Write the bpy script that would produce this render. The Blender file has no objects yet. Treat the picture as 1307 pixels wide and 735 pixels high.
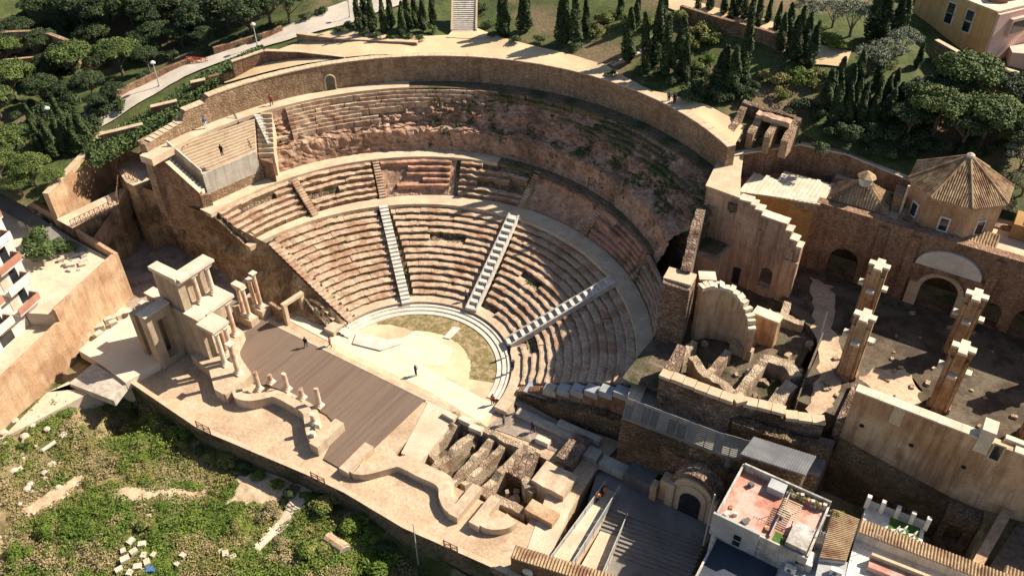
import bpy, math, random
from mathutils import Vector, Matrix, noise
R=math.radians; PI=math.pi
rnd=random.Random(7)
S=bpy.context.scene; COL=S.collection
# ------------------------------------------------------------------ camera
W,H,FPX=1307,735,1070.0
PITCH,ROLL,YAW=R(38.6),R(-0.6),R(-33.4)
CP=Vector((52.6,-58.5,74.2))
Fw=Vector((math.sin(YAW)*math.cos(PITCH),math.cos(YAW)*math.cos(PITCH),-math.sin(PITCH)))
R0=Vector((math.cos(YAW),-math.sin(YAW),0)); U0=R0.cross(Fw)
Rt=math.cos(ROLL)*R0+math.sin(ROLL)*U0; Up=-math.sin(ROLL)*R0+math.cos(ROLL)*U0
cd=bpy.data.cameras.new('camera'); cam=bpy.data.objects.new('camera',cd); COL.objects.link(cam)
M=Matrix((Rt,Up,-Fw)).transposed().to_4x4(); M.translation=CP; cam.matrix_world=M
cd.sensor_width=36; cd.lens=36*FPX/W; cd.clip_end=3000; cd.clip_start=1
S.camera=cam
# ------------------------------------------------------------------ light
SUN_AZ,SUN_EL=R(53),R(42.5)      # direction towards the sun, from +x
wd=bpy.data.worlds.new('World'); S.world=wd; wd.use_nodes=True
nt=wd.node_tree; bg=nt.nodes['Background']
sky=nt.nodes.new('ShaderNodeTexSky'); sky.sky_type='NISHITA'; sky.sun_disc=False
sky.sun_elevation=SUN_EL; sky.sun_rotation=PI/2-SUN_AZ
nt.links.new(sky.outputs[0],bg.inputs[0]); bg.inputs[1].default_value=0.062
sl=bpy.data.lights.new('sun','SUN'); sl.energy=4.9; sl.angle=R(0.5); sl.color=(1,0.90,0.755)
so=bpy.data.objects.new('sun',sl); COL.objects.link(so)
sd=Vector((math.cos(SUN_AZ)*math.cos(SUN_EL),math.sin(SUN_AZ)*math.cos(SUN_EL),math.sin(SUN_EL)))
so.rotation_euler=sd.to_track_quat('Z','Y').to_euler(); so.location=sd*200
S.view_settings.view_transform='Standard'; S.view_settings.look='None'
S.view_settings.gamma=1; S.view_settings.exposure=0.9
S.render.engine='CYCLES'
try: S.cycles.max_bounces=6; S.cycles.diffuse_bounces=3
except Exception: pass

# ------------------------------------------------------------------ helpers
def P(u,v,z):
    d=Fw+Rt*((u-W/2)/FPX)+Up*((H/2-v)/FPX)
    return CP+d*((z-CP.z)/d.z)
def XY(l,z): return [tuple(P(u,v,z)[:2]) for u,v in l]
def topz(u0,v0,z0,v1):
    B=P(u0,v0,z0); lo,hi=-30,45
    for _ in range(40):
        m=(lo+hi)/2; d=B+Vector((0,0,m))-CP; vv=H/2-FPX*d.dot(Up)/d.dot(Fw)
        if vv>v1: lo=m
        else: hi=m
    return z0+lo
def nz(x,y,z=0,s=1.0): return noise.noise(Vector((x*s,y*s,z*s)))
def fbm(x,y,z=0,s=1.0): return noise.fractal(Vector((x*s,y*s,z*s)),1.0,2.0,4)

class MB:
    def __init__(s): s.v=[]; s.f=[]; s.mi=[]
    def quadgrid(s,rows,closed=False):
        b=len(s.v); n=len(rows[0])
        for r in rows: s.v.extend(tuple(p) for p in r)
        for i in range(len(rows)-1):
            for j in range(n if closed else n-1):
                k=(j+1)%n
                s.f.append((b+i*n+j,b+i*n+k,b+(i+1)*n+k,b+(i+1)*n+j))
        return s
    def face(s,pts):
        b=len(s.v); s.v.extend(tuple(p) for p in pts); s.f.append(tuple(range(b,b+len(pts)))); return s
    def prism(s,xy,z0,z1,cap=True):
        n=len(xy); a=sum(xy[i][0]*xy[(i+1)%n][1]-xy[(i+1)%n][0]*xy[i][1] for i in range(n))
        z0=z0 if isinstance(z0,(list,tuple)) else [z0]*n; z1=z1 if isinstance(z1,(list,tuple)) else [z1]*n
        if a<0: xy=xy[::-1]; z0=z0[::-1]; z1=z1[::-1]
        b=len(s.v)
        s.v+= [(p[0],p[1],z0[i]) for i,p in enumerate(xy)]+[(p[0],p[1],z1[i]) for i,p in enumerate(xy)]
        for i in range(n): j=(i+1)%n; s.f.append((b+i,b+j,b+n+j,b+n+i))
        s.f.append(tuple(b+n+i for i in range(n)))
        if cap: s.f.append(tuple(b+n-1-i for i in range(n)))
        return s
    def box(s,x0,x1,y0,y1,z0,z1): return s.prism([(x0,y0),(x1,y0),(x1,y1),(x0,y1)],z0,z1)
    def obox(s,cx,cy,lx,ly,z0,z1,a=0):
        c,q=math.cos(a),math.sin(a)
        return s.prism([(cx+c*x-q*y,cy+q*x+c*y) for x,y in ((-lx/2,-ly/2),(lx/2,-ly/2),(lx/2,ly/2),(-lx/2,ly/2))],z0,z1)
    def tube(s,p0,p1,r0,r1=None,n=8):
        r1=r0 if r1 is None else r1; p0=Vector(p0); p1=Vector(p1); d=(p1-p0).normalized()
        a=d.orthogonal().normalized(); c=d.cross(a)
        rows=[[p+(a*math.cos(2*PI*i/n)+c*math.sin(2*PI*i/n))*r for i in range(n)] for p,r in ((p0,r0),(p1,r1))]
        s.quadgrid(rows,True); s.face(rows[1]); s.face(rows[0][::-1]); return s
    def lathe(s,c,prof,n=10):
        rows=[[(c[0]+r*math.cos(2*PI*i/n),c[1]+r*math.sin(2*PI*i/n),c[2]+z) for i in range(n)] for r,z in prof]
        s.quadgrid(rows,True); s.face(rows[-1]); return s
    def mesh(s,name,off=(0,0,0)):
        me=bpy.data.meshes.new(name); o=off
        me.from_pydata([(x-o[0],y-o[1],z-o[2]) for x,y,z in s.v],[],s.f); me.update(); return me

def root(name,loc,label,cat,group=None):
    o=bpy.data.objects.new(name,None); COL.objects.link(o); o.location=loc; o.empty_display_size=.2
    o['label']=label; o['category']=cat
    if group: o['group']=group
    return o
def base_of(p):
    while p.parent: p=p.parent
    return tuple(p.location)
def add(mb,name,mat,parent=None,label=None,cat=None,group=None,kind=None,smooth=False):
    off=base_of(parent) if parent else (0,0,0)
    me=mb.mesh(name,off) if isinstance(mb,MB) else mb
    if not me.materials: me.materials.append(MT[mat])
    if smooth: me.polygons.foreach_set('use_smooth',[True]*len(me.polygons))
    o=bpy.data.objects.new(name,me); COL.objects.link(o); o.parent=parent
    if label: o['label']=label
    if cat: o['category']=cat
    if group: o['group']=group
    if kind: o['kind']=kind
    return o
def thing(mb,name,mat,label,cat,group=None,loc=None,smooth=False):
    # a thing of one mesh, origin at its base
    if loc is None:
        xs=[v[0] for v in mb.v]; ys=[v[1] for v in mb.v]; zs=[v[2] for v in mb.v]
        loc=((min(xs)+max(xs))/2,(min(ys)+max(ys))/2,min(zs))
    me=mb.mesh(name,loc); me.materials.append(MT[mat])
    if smooth: me.polygons.foreach_set('use_smooth',[True]*len(me.polygons))
    o=bpy.data.objects.new(name,me); COL.objects.link(o); o.location=loc
    o['label']=label; o['category']=cat
    if group: o['group']=group
    return o
def struct(mb,name,mat,parent=None,smooth=False):
    return add(mb,name,mat,parent,kind=None if parent else 'structure',smooth=smooth)
def dup(rt,loc,rz=0,sc=1,label=None,group=None):
    r=rt.copy(); COL.objects.link(r); r.location=loc; r.rotation_euler=(0,0,rz); r.scale=sc if isinstance(sc,tuple) else (sc,)*3
    if label: r['label']=label
    if group: r['group']=group
    for ch in list(rt.children):
        c=ch.copy(); COL.objects.link(c); c.parent=r
        for g in list(ch.children):
            d=g.copy(); COL.objects.link(d); d.parent=c
    return r

# ------------------------------------------------------------------ materials
MT={}
def mat(name,c1,c2,sc=0.6,rough=.9,c3=None,sc3=.12,bump=.25,bsc=6,vor=0,vcol=.5,island=0,aniso=None,spec=.3,metal=0,fine=.25,coat=0,streak=0):
    m=bpy.data.materials.new(name); m.use_nodes=True; t=m.node_tree; N=t.nodes; L=t.links
    b=N['Principled BSDF']; b.inputs['Roughness'].default_value=rough; b.inputs['Specular IOR Level'].default_value=spec; b.inputs['Metallic'].default_value=metal
    g=N.new('ShaderNodeNewGeometry'); pos=g.outputs['Position']
    if aniso:
        mp=N.new('ShaderNodeVectorMath'); mp.operation='MULTIPLY'; mp.inputs[1].default_value=aniso; L.new(pos,mp.inputs[0]); pos=mp.outputs[0]
    def ns(scale,det=6,ro=.6):
        n=N.new('ShaderNodeTexNoise'); n.inputs['Scale'].default_value=scale; n.inputs['Detail'].default_value=det; n.inputs['Roughness'].default_value=ro; L.new(pos,n.inputs['Vector']); return n.outputs['Fac']
    def ramp(f,a,bb):
        r=N.new('ShaderNodeMapRange'); r.inputs['From Min'].default_value=a; r.inputs['From Max'].default_value=bb; r.interpolation_type='SMOOTHSTEP'; L.new(f,r.inputs['Value']); return r.outputs[0]
    def mix(f,a,bb,mode='MIX'):
        x=N.new('ShaderNodeMix'); x.data_type='RGBA'; x.blend_type=mode
        (L.new(f,x.inputs[0]) if hasattr(f,'links') else setattr(x.inputs[0],'default_value',f))
        for i,q in ((6,a),(7,bb)):
            if hasattr(q,'links'): L.new(q,x.inputs[i])
            else: x.inputs[i].default_value=(*q,1)
        return x.outputs[2]
    col=mix(ramp(ns(sc),.35,.65),c1,c2)
    if c3: col=mix(ramp(ns(sc3,5),.47,.62),col,c3)
    h=ns(bsc,8,.7)
    if fine:
        col=mix(fine,col,mix(ramp(ns(bsc*.7,8,.75),.3,.7),(.25,.22,.2),(1.0,1.0,1.0)),'MULTIPLY')
    if vor:
        vq=N.new('ShaderNodeVectorMath'); vq.operation='MULTIPLY'; vq.inputs[1].default_value=(1,1,1.7); L.new(pos,vq.inputs[0])
        nd=N.new('ShaderNodeTexNoise'); nd.inputs['Scale'].default_value=1.5; L.new(pos,nd.inputs['Vector']); nm=N.new('ShaderNodeMix'); nm.data_type='VECTOR'; nm.inputs[0].default_value=.3; L.new(vq.outputs[0],nm.inputs[4]); L.new(nd.outputs['Color'],nm.inputs[5]); vpos=nm.outputs[1]; vor=vor*2.0
        v=N.new('ShaderNodeTexVoronoi'); v.inputs['Scale'].default_value=vor; L.new(vpos,v.inputs['Vector'])
        hs=N.new('ShaderNodeSeparateColor'); L.new(v.outputs['Color'],hs.inputs[0])
        col=mix(vcol,col,mix(ramp(hs.outputs[0],0,1),(.3,.27,.25),(1.,1.,1.)),'MULTIPLY')
        v2=N.new('ShaderNodeTexVoronoi'); v2.feature='DISTANCE_TO_EDGE'; v2.inputs['Scale'].default_value=vor; L.new(vpos,v2.inputs['Vector'])
        e=ramp(v2.outputs['Distance'],0,.22); col=mix(vcol*.7,col,mix(e,(.45,.4,.37),(1,1,1)),'MULTIPLY')
        ad=N.new('ShaderNodeMath'); ad.operation='ADD'; L.new(e,ad.inputs[0]); L.new(h,ad.inputs[1]); h=ad.outputs[0]
    if streak:
        sv=N.new('ShaderNodeVectorMath'); sv.operation='MULTIPLY'; sv.inputs[1].default_value=(1.6,1.6,.16); L.new(g.outputs['Position'],sv.inputs[0])
        sn=N.new('ShaderNodeTexNoise'); sn.inputs['Scale'].default_value=1.0; sn.inputs['Detail'].default_value=7; sn.inputs['Roughness'].default_value=.65; L.new(sv.outputs[0],sn.inputs['Vector'])
        col=mix(streak,col,mix(ramp(sn.outputs['Fac'],.36,.58),(.42,.36,.31),(1,1,1)),'MULTIPLY')
        pn=ns(.55,3,.5); col=mix(streak*.6,col,mix(ramp(pn,.52,.60),(1,1,1),(.72,.66,.6)),'MULTIPLY')
    if island:
        mr=N.new('ShaderNodeMapRange'); mr.inputs['To Min'].default_value=1-island; mr.inputs['To Max'].default_value=1+island; L.new(g.outputs['Random Per Island'],mr.inputs['Value'])
        vm=N.new('ShaderNodeVectorMath'); vm.operation='SCALE'; L.new(col,vm.inputs[0]); L.new(mr.outputs[0],vm.inputs['Scale']); col=vm.outputs[0]
    L.new(col,b.inputs['Base Color'])
    if bump:
        bp=N.new('ShaderNodeBump'); bp.inputs['Strength'].default_value=bump; bp.inputs['Distance'].default_value=.15; L.new(h,bp.inputs['Height']); L.new(bp.outputs[0],b.inputs['Normal'])
    MT[name]=m; return m
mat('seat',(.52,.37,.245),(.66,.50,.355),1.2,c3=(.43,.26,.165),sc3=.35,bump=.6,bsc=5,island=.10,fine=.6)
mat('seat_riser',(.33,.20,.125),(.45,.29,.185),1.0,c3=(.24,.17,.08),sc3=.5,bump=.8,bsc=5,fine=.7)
mat('seat_red',(.46,.235,.15),(.58,.335,.23),1.0,c3=(.25,.15,.10),sc3=.4,bump=.6,bsc=4,fine=.5,island=.1)
mat('bedding',(.30,.21,.14),(.48,.35,.24),.9,c3=(.13,.14,.06),sc3=.35,bump=1,bsc=3,fine=.8,vor=1.7,vcol=.4)
mat('rock_red',(.46,.27,.175),(.60,.40,.275),.7,c3=(.33,.20,.13),sc3=.16,bump=1,bsc=2.2,fine=.7)
mat('rock_brown',(.44,.295,.16),(.62,.445,.255),.35,c3=(.24,.155,.085),sc3=.16,bump=1,bsc=1.8,fine=.8,streak=0.5)
mat('moss_shade_rock',(.17,.15,.08),(.28,.19,.13),.6,c3=(.08,.10,.035),sc3=.3,bump=1,bsc=3,fine=.8)
mat('pale_path',(.55,.42,.28),(.64,.51,.36),.8,c3=(.52,.38,.26),sc3=.3,bump=.15,fine=.25)
mat('wall_tan',(.46,.31,.19),(.55,.40,.26),.7,c3=(.40,.26,.16),sc3=.15,bump=.5,bsc=5,vor=1.5,vcol=.4,fine=.45,streak=0.38)
mat('wall_brick',(.46,.275,.165),(.57,.375,.24),.8,c3=(.37,.205,.12),sc3=.2,bump=.6,bsc=6,vor=2.2,vcol=.45,fine=.5,streak=0.5)
mat('pale_rubble',(.54,.41,.27),(.68,.54,.38),.7,c3=(.36,.25,.16),sc3=.3,bump=.6,bsc=5,vor=2.2,vcol=.35,fine=.35)
mat('lower_rubble',(.38,.265,.145),(.52,.375,.22),.6,c3=(.26,.17,.085),sc3=.2,bump=1,bsc=5,vor=1.8,vcol=.4,fine=.6)
mat('pier_stone',(.50,.32,.17),(.60,.43,.26),.7,c3=(.40,.23,.11),sc3=.35,bump=.6,bsc=5,fine=.5,streak=0.6)
mat('field_mix',(.065,.08,.018),(.105,.115,.03),.5,c3=(.38,.28,.155),sc3=.17,bump=.8,bsc=4,fine=.6)
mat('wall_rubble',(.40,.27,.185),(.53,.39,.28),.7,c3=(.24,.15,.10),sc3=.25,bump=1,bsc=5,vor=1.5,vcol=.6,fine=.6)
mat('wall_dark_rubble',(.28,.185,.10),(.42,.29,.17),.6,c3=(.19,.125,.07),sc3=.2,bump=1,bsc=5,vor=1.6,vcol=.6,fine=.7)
mat('wall_orange',(.55,.345,.20),(.64,.455,.285),.35,c3=(.43,.25,.135),sc3=.13,bump=.25,bsc=7,fine=.5,streak=0.35)
mat('wall_plaster',(.56,.365,.215),(.66,.465,.29),.35,c3=(.46,.275,.15),sc3=.13,bump=.2,bsc=6,fine=.3,streak=0.6)
mat('wall_pink',(.56,.37,.245),(.64,.46,.32),.4,c3=(.42,.28,.20),sc3=.2,bump=.3,bsc=6,fine=.4,streak=0.6)
mat('ochre',(.40,.22,.07),(.52,.31,.12),.5,c3=(.30,.16,.06),sc3=.25,bump=.5,bsc=7,fine=.6)
mat('coping',(.56,.47,.35),(.68,.59,.46),.8,bump=.2,fine=.25)
mat('coping_tan',(.52,.39,.25),(.60,.47,.32),.8,bump=.2,fine=.3)
mat('marble',(.58,.51,.41),(.69,.62,.52),1.1,c3=(.56,.48,.40),sc3=.5,bump=.15,fine=.2,rough=.6)
mat('restored',(.52,.40,.27),(.60,.48,.34),.5,c3=(.52,.39,.27),sc3=.3,bump=.2,bsc=5,fine=.2,streak=0.3)
mat('restored_back',(.44,.34,.24),(.52,.41,.30),.5,bump=.2,bsc=5,fine=.25,streak=0.45)
mat('column',(.56,.38,.25),(.70,.56,.42),.9,c3=(.48,.27,.16),sc3=.4,bump=.2,fine=.2)
mat('column_white',(.60,.51,.39),(.70,.61,.49),1,bump=.15,fine=.2)
mat('orch',(.64,.48,.29),(.72,.57,.38),.35,c3=(.58,.38,.24),sc3=.16,bump=.1,fine=.2)
mat('orch_pale',(.64,.53,.38),(.70,.60,.45),.5,bump=.1,fine=.15)
mat('orch_grass',(.20,.17,.06),(.34,.26,.13),1.6,c3=(.44,.33,.19),sc3=.8,bump=.7,bsc=6,fine=.6)
mat('deck',(.175,.122,.088),(.205,.145,.108),.5,c3=(.155,.108,.08),sc3=.25,bump=.12,aniso=(7,.25,1),fine=.3,rough=.8)
mat('sand',(.54,.39,.25),(.65,.50,.34),.5,c3=(.46,.32,.21),sc3=.25,bump=.4,bsc=4,fine=.45)
mat('sand_pale',(.58,.47,.33),(.68,.57,.43),.6,c3=(.54,.42,.30),sc3=.3,bump=.2,fine=.3)
mat('court',(.34,.26,.20),(.46,.37,.29),.5,c3=(.25,.19,.15),sc3=.3,bump=.4,fine=.5)
mat('dirt',(.33,.24,.13),(.48,.36,.22),.35,c3=(.12,.15,.04),sc3=.22,bump=.8,bsc=3,fine=.6)
mat('yellow_path',(.60,.44,.25),(.68,.51,.31),.25,c3=(.58,.42,.25),sc3=.1,bump=.1,fine=.15)
mat('hill',(.062,.085,.022),(.115,.14,.038),.3,c3=(.22,.16,.085),sc3=.07,bump=.8,bsc=3,fine=.6)
mat('road',(.50,.43,.35),(.58,.51,.42),.4,bump=.1,fine=.2)
mat('street',(.20,.18,.165),(.27,.245,.22),.5,c3=(.16,.145,.13),sc3=.25,bump=.1,fine=.3)
mat('concrete',(.45,.40,.33),(.53,.48,.40),.6,bump=.1,fine=.25,streak=0.4)
mat('step_white',(.50,.45,.38),(.67,.61,.53),1.5,bump=.15,fine=.25,island=.06)
mat('tile',(.36,.24,.13),(.50,.36,.21),1.6,c3=(.24,.13,.075),sc3=.8,bump=.3,island=.30,fine=.4)
mat('tile_red',(.38,.17,.09),(.46,.24,.14),1,c3=(.28,.14,.08),sc3=.4,bump=.3,fine=.4)
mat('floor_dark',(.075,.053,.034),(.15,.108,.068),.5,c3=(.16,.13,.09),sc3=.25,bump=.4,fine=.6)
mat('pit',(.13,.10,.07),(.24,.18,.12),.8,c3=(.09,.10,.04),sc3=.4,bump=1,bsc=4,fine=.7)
mat('white_paint',(.62,.58,.52),(.72,.69,.63),.6,bump=.05,fine=.12,streak=0.35)
mat('weathered_white',(.56,.52,.46),(.70,.67,.62),.8,c3=(.44,.40,.35),sc3=.5,bump=.15,fine=.4,streak=0.5)
mat('cream',(.48,.41,.31),(.60,.52,.41),.5,bump=.1,fine=.2)
mat('grey_paint',(.36,.36,.35),(.44,.44,.43),.6,bump=.05,fine=.2)
mat('dark_metal',(.10,.10,.10),(.15,.15,.14),2,bump=.05,rough=.5,fine=.2)
mat('screen_grey',(.22,.21,.19),(.29,.275,.25),1,bump=.05,fine=.2)
mat('rust',(.18,.07,.035),(.25,.11,.06),2,bump=.2,fine=.4)
mat('slat',(.44,.42,.38),(.52,.50,.46),1,bump=.05,fine=.2)
mat('glass_shade_dark',(.015,.017,.02),(.025,.03,.035),.6,rough=.08,bump=0,spec=.6,fine=0)  # window glass; on doorways, niches and holes it paints the shade inside
mat('glass_roof',(.24,.25,.265),(.32,.33,.34),.8,rough=.35,bump=0,spec=.6,fine=0)
mat('sheet_grey',(.13,.13,.135),(.19,.19,.19),.6,aniso=(1,1,1),rough=.55,bump=.05,fine=.2)
mat('navy',(.035,.045,.065),(.055,.065,.09),.5,rough=.6,bump=.05,fine=.2)
mat('terrace_red',(.44,.19,.13),(.52,.27,.19),.6,c3=(.62,.40,.32),sc3=.35,bump=.1,fine=.3)
mat('balcony_red',(.38,.17,.11),(.45,.23,.155),.6,bump=.05,fine=.2)
mat('facade_yellow',(.62,.38,.15),(.68,.44,.20),.3,bump=.05,fine=.15,streak=0.3)
mat('facade_pink',(.62,.42,.34),(.68,.48,.40),.3,bump=.05,fine=.15)
mat('facade_blue',(.46,.50,.58),(.54,.58,.65),.3,bump=.05,fine=.15)
mat('facade_cream',(.70,.62,.50),(.76,.69,.58),.3,bump=.05,fine=.15)
mat('bark',(.14,.10,.07),(.22,.17,.12),2,bump=.6,fine=.4)
mat('cypress',(.030,.048,.014),(.060,.085,.028),.5,bump=0,island=.55,fine=0,rough=.7,spec=.2)
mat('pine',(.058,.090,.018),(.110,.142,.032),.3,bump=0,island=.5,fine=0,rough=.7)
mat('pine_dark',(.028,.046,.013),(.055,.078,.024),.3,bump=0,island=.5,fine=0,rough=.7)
mat('olive',(.13,.15,.09),(.19,.20,.13),.4,bump=0,island=.5,fine=0,rough=.7)
mat('ivy',(.045,.075,.018),(.085,.12,.032),.4,bump=0,island=.5,fine=0,rough=.7)
mat('grass',(.07,.118,.013),(.13,.175,.025),.25,c3=(.20,.18,.055),sc3=.2,bump=0,island=.4,fine=0,rough=.8)
mat('dry_shrub',(.24,.19,.085),(.31,.25,.12),.4,bump=0,island=.2,fine=0,rough=.8)
mat('turf',(.05,.12,.02),(.08,.16,.03),2,bump=.2,fine=.3)
mat('red_fence',(.62,.10,.04),(.70,.14,.06),1,bump=0,fine=0)
mat('blue_tarp',(.05,.13,.30),(.07,.16,.36),1,bump=.2,fine=.1)
for nm,c in dict(skin=(.45,.27,.19),hair=(.03,.02,.015),cloth_black=(.02,.02,.025),cloth_navy=(.03,.04,.08),cloth_red=(.42,.09,.06),cloth_white=(.7,.7,.7),cloth_blue=(.08,.16,.32),cloth_grey=(.12,.12,.13),cloth_orange=(.6,.2,.07)).items():
    mat(nm,c,tuple(x*1.1 for x in c),2,bump=.05,fine=.1)

# ------------------------------------------------------------------ ring curves of the auditorium
OC=(-0.6,-2.0)
class Ring:
    def __init__(s,cx,cy,r,z): s.cx,s.cy,s.r,s.z=cx,cy,r,z
    def rad(s,th):          # distance from OC along angle th
        dx,dy=OC[0]-s.cx,OC[1]-s.cy; c,q=math.cos(th),math.sin(th)
        b=dx*c+dy*q; return -b+math.sqrt(b*b-(dx*dx+dy*dy-s.r*s.r))
    def pt(s,th,dr=0,z=None):
        r=s.rad(th)+dr; return Vector((OC[0]+r*math.cos(th),OC[1]+r*math.sin(th),s.z if z is None else z))
ORCH=Ring(-.2,-1.6,12.66,0)
PRI=Ring(-.6,-3.0,28.6,7.0); PRO=Ring(-.4,-1.4,29.7,7.15)
UPI=Ring(-2.2,-.3,32.0,11.2); CLF=Ring(-3.4,.3,32.6+.5,11.2)
WB=Ring(-.6,-.1,40.95,19.5); WT=Ring(-.8,.9,40.35,23.3)
def ang(u,v,z): p=P(u,v,z); return math.atan2(p.y-OC[1],p.x-OC[0])
# ------------------------------------------------------------------ ground far and near
def inpoly(x,y,pl):
    c=False; n=len(pl); j=n-1
    for i in range(n):
        if (pl[i][1]>y)!=(pl[j][1]>y) and x<(pl[j][0]-pl[i][0])*(y-pl[i][1])/(pl[j][1]-pl[i][1])+pl[i][0]: c=not c
        j=i
    return c
g=MB(); g.quadgrid([[(x,y,-8) for x in (-1500,-300,300,1500)] for y in (-1500,-300,300,1500)]); struct(g,'ground','dirt')

# hillside: heights from control points (pixel, height) blended by distance
HC=[(440,72,23.0),(566,66,23.2),(700,78,23.2),(820,115,23.0),(930,180,22.6),(1010,180,21.8),(1160,200,21.5),(600,30,23.6),(700,40,24.5),(860,90,24),
    (480,25,24.0),(650,0,26),(800,20,27),(950,10,29),(1030,80,26.5),(960,140,23.5),(1100,60,28),(1150,130,25),(1260,120,25),(1300,60,26.3),(1240,66,26.3),(1300,200,22),
    (440,30,21.7),(380,42,21.0),(300,68,19.6),(230,92,18.2),(160,122,16.8),(110,150,15.6),(60,180,14.6),(330,20,19.5),(250,50,16.5),(160,90,14.0),(120,130,14.6),(60,60,14),(10,110,13),(20,200,12.5),(90,210,12.6),
    (20,20,18),(180,20,18),(380,5,22.5),(290,115,19.3),(240,130,17.2),(190,150,15.5),(130,175,13.2)]
HP=[(*P(u,v,z)[:2],z) for u,v,z in HC]+[(-200,20,12),(-120,120,20),(-40,160,30),(40,180,36),(130,160,34),(130,60,26),(110,20,12),(-230,200,22),(200,200,34),(0,260,38)]
import numpy as np
_h=np.array(HP); _n=len(_h)
def _k(d2): return d2*np.log(d2+1e-6)*.5
_K=np.zeros((_n+3,_n+3)); _D=((_h[:,None,:2]-_h[None,:,:2])**2).sum(-1)
_K[:_n,:_n]=_k(_D)+np.eye(_n)*40; _K[:_n,_n]=1; _K[:_n,_n+1:]=_h[:,:2]; _K[_n:,:_n]=_K[:_n,_n:].T
_w=np.linalg.solve(_K,np.r_[_h[:,2],0,0,0])
def hill(x,y):
    d2=(_h[:,0]-x)**2+(_h[:,1]-y)**2
    return float(_k(d2)@_w[:_n]+_w[_n]+_w[_n+1]*x+_w[_n+2]*y)
CHURCH=[(23.2,26),(24.2,36),(31.2,41.9),(37,42.2),(58,42.2),(80,42),(80,0),(20,0)]
# open court west of the auditorium (left side of the stage) where the hill is cut away
LEFTCUT=XY([(46,255),(142,195),(150,209)],12)
LEFTCUT=[(-260,-60),LEFTCUT[0],LEFTCUT[1],(-53,1.5),(-40,6),(0,10),(0,-80)]
g=MB(); nx=0
X0,X1,Y0,Y1,ST=-230,150,-30,240,1.5
def hskip(x,y):
    r=math.hypot(x+.7,y-.5)
    return y<-14 or (r<41.6 and y>-12) or (x>-42 and y<12) or inpoly(x,y,CHURCH) or inpoly(x,y,LEFTCUT)
idx={}
def hv(i,j):
    k=(i,j)
    if k not in idx:
        x=X0+i*ST; y=Y0+j*ST; idx[k]=len(g.v); g.v.append((x,y,hill(x,y)+.25*fbm(x,y,0,.15)))
    return idx[k]
for i in range(int((X1-X0)/ST)):
    for j in range(int((Y1-Y0)/ST)):
        x=X0+(i+.5)*ST; y=Y0+(j+.5)*ST
        if hskip(x,y): continue
        g.f.append((hv(i,j),hv(i+1,j),hv(i+1,j+1),hv(i,j+1)))
hillside=struct(g,'hillside','hill',smooth=True)
def drape(name,pts,mt,zz,lift=.12,step=1.2):
    """sheet following the hillside: polyline of (left px,right px) pairs at estimated height"""
    m=MB(); rows=[]
    for k in range(len(pts)-1):
        (a,b,z0),(c,d,z1)=pts[k],pts[k+1]
        A,B,Cc,D=P(*a,z0),P(*b,z0),P(*c,z1),P(*d,z1)
        n=max(2,int((Cc-A).length/step)); w=max(2,int((B-A).length/1.0))
        for q in range(n+(k==len(pts)-2)):
            t=q/n; L=A.lerp(Cc,t); Q=B.lerp(D,t)
            row=[]
            for s in range(9):
                p=L.lerp(Q,s/8); row.append((p.x,p.y,hill(p.x,p.y)+lift+.25*fbm(p.x,p.y,0,.15)+.1))
            rows.append(row)
    m.quadgrid(rows); return struct(m,name,mt,smooth=True)
drape('garden_path',[((285,92),(285,101),20),((350,62),(345,88),21.5),((420,40),(430,80),22.3),((500,52),(500,74),23),((566,50),(566,72),23.2),((634,52),(634,75),23.3),((700,68),(702,84),23.2),((770,88),(770,101),23.1),((835,118),(829,125),23),((900,140),(900,166),22.8),((950,165),(935,188),22.6)],'yellow_path',23)
drape('road',[((70,163),(75,178),14.6),((110,143),(113,158),15.6),((160,117),(165,133),16.8),((230,86),(236,99),18.2),((300,60),(306,73),19.6),((380,32),(386,50),21),((440,10),(445,37),22),((520,-20),(520,10),23.5)],'road',20,.16)
drape('upper_path',[((850,2),(850,14),27.5),((920,18),(918,30),28),((985,38),(983,52),27.5),((1030,62),(1028,78),27),((1085,72),(1080,84),27)],'yellow_path',27,.14)
drape('stair_path',[((580,38),(606,38),23.8),((570,52),(640,52),23.4)],'yellow_path',23.6,.2)

# ------------------------------------------------------------------ auditorium: rock, steps, seats
def bed(name,R0,R1,z0,z1,a0,a1,mt,amp,nr,prof=None,da=1.2,off=-.15,sub=None):
    m=MB(); rows=[]; n=int((a1-a0)/da)
    for i in range(n+1):
        th=R(a0+(a1-a0)*i/n); row=[]
        for k in range(nr+1):
            t=k/nr; tt,zt=(t,t) if prof is None else prof(t,math.degrees(th))
            r=R0.rad(th)*(1-tt)+R1.rad(th)*tt; z=z0*(1-zt)+z1*zt+off
            x=OC[0]+r*math.cos(th); y=OC[1]+r*math.sin(th)
            e=amp*math.sin(PI*min(1,max(0,t)))**.5
            q=fbm(x,y,z,.45); st_=(z*1.7+.8*fbm(x,y,1,.25)); fr_=st_-math.floor(st_); rr=q*e*.8+e*.45*(fr_-.5)+e*.5*(1-2.4*abs(nz(x,y,z*1.6,.9))); z+=e*.45*fbm(x+9,y,z,.8)-e*.25*(fr_-.5)+e*.18*(1-2.4*abs(nz(x+40,y,z,1.7)))
            row.append((x+math.cos(th)*rr,y+math.sin(th)*rr,z))
        rows.append(row)
    m.quadgrid(rows); return m
dg=math.degrees
SB=[((449,411),(345,306)),((519,385),(488,261)),((601,396),(656,274)),((647,438),(779,357)),((660,497),(808,494))]
ORB=Ring(ORCH.cx,ORCH.cy,ORCH.r+1.5,.9)
SBA=[(ang(*b,.9),ang(*t,7)) for b,t in SB]
SBA[0]=(R(178.5),SBA[0][1])
NR=13; Z0,Z1=1.15,6.45; DZ=(Z1-Z0)/(NR-1)
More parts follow.
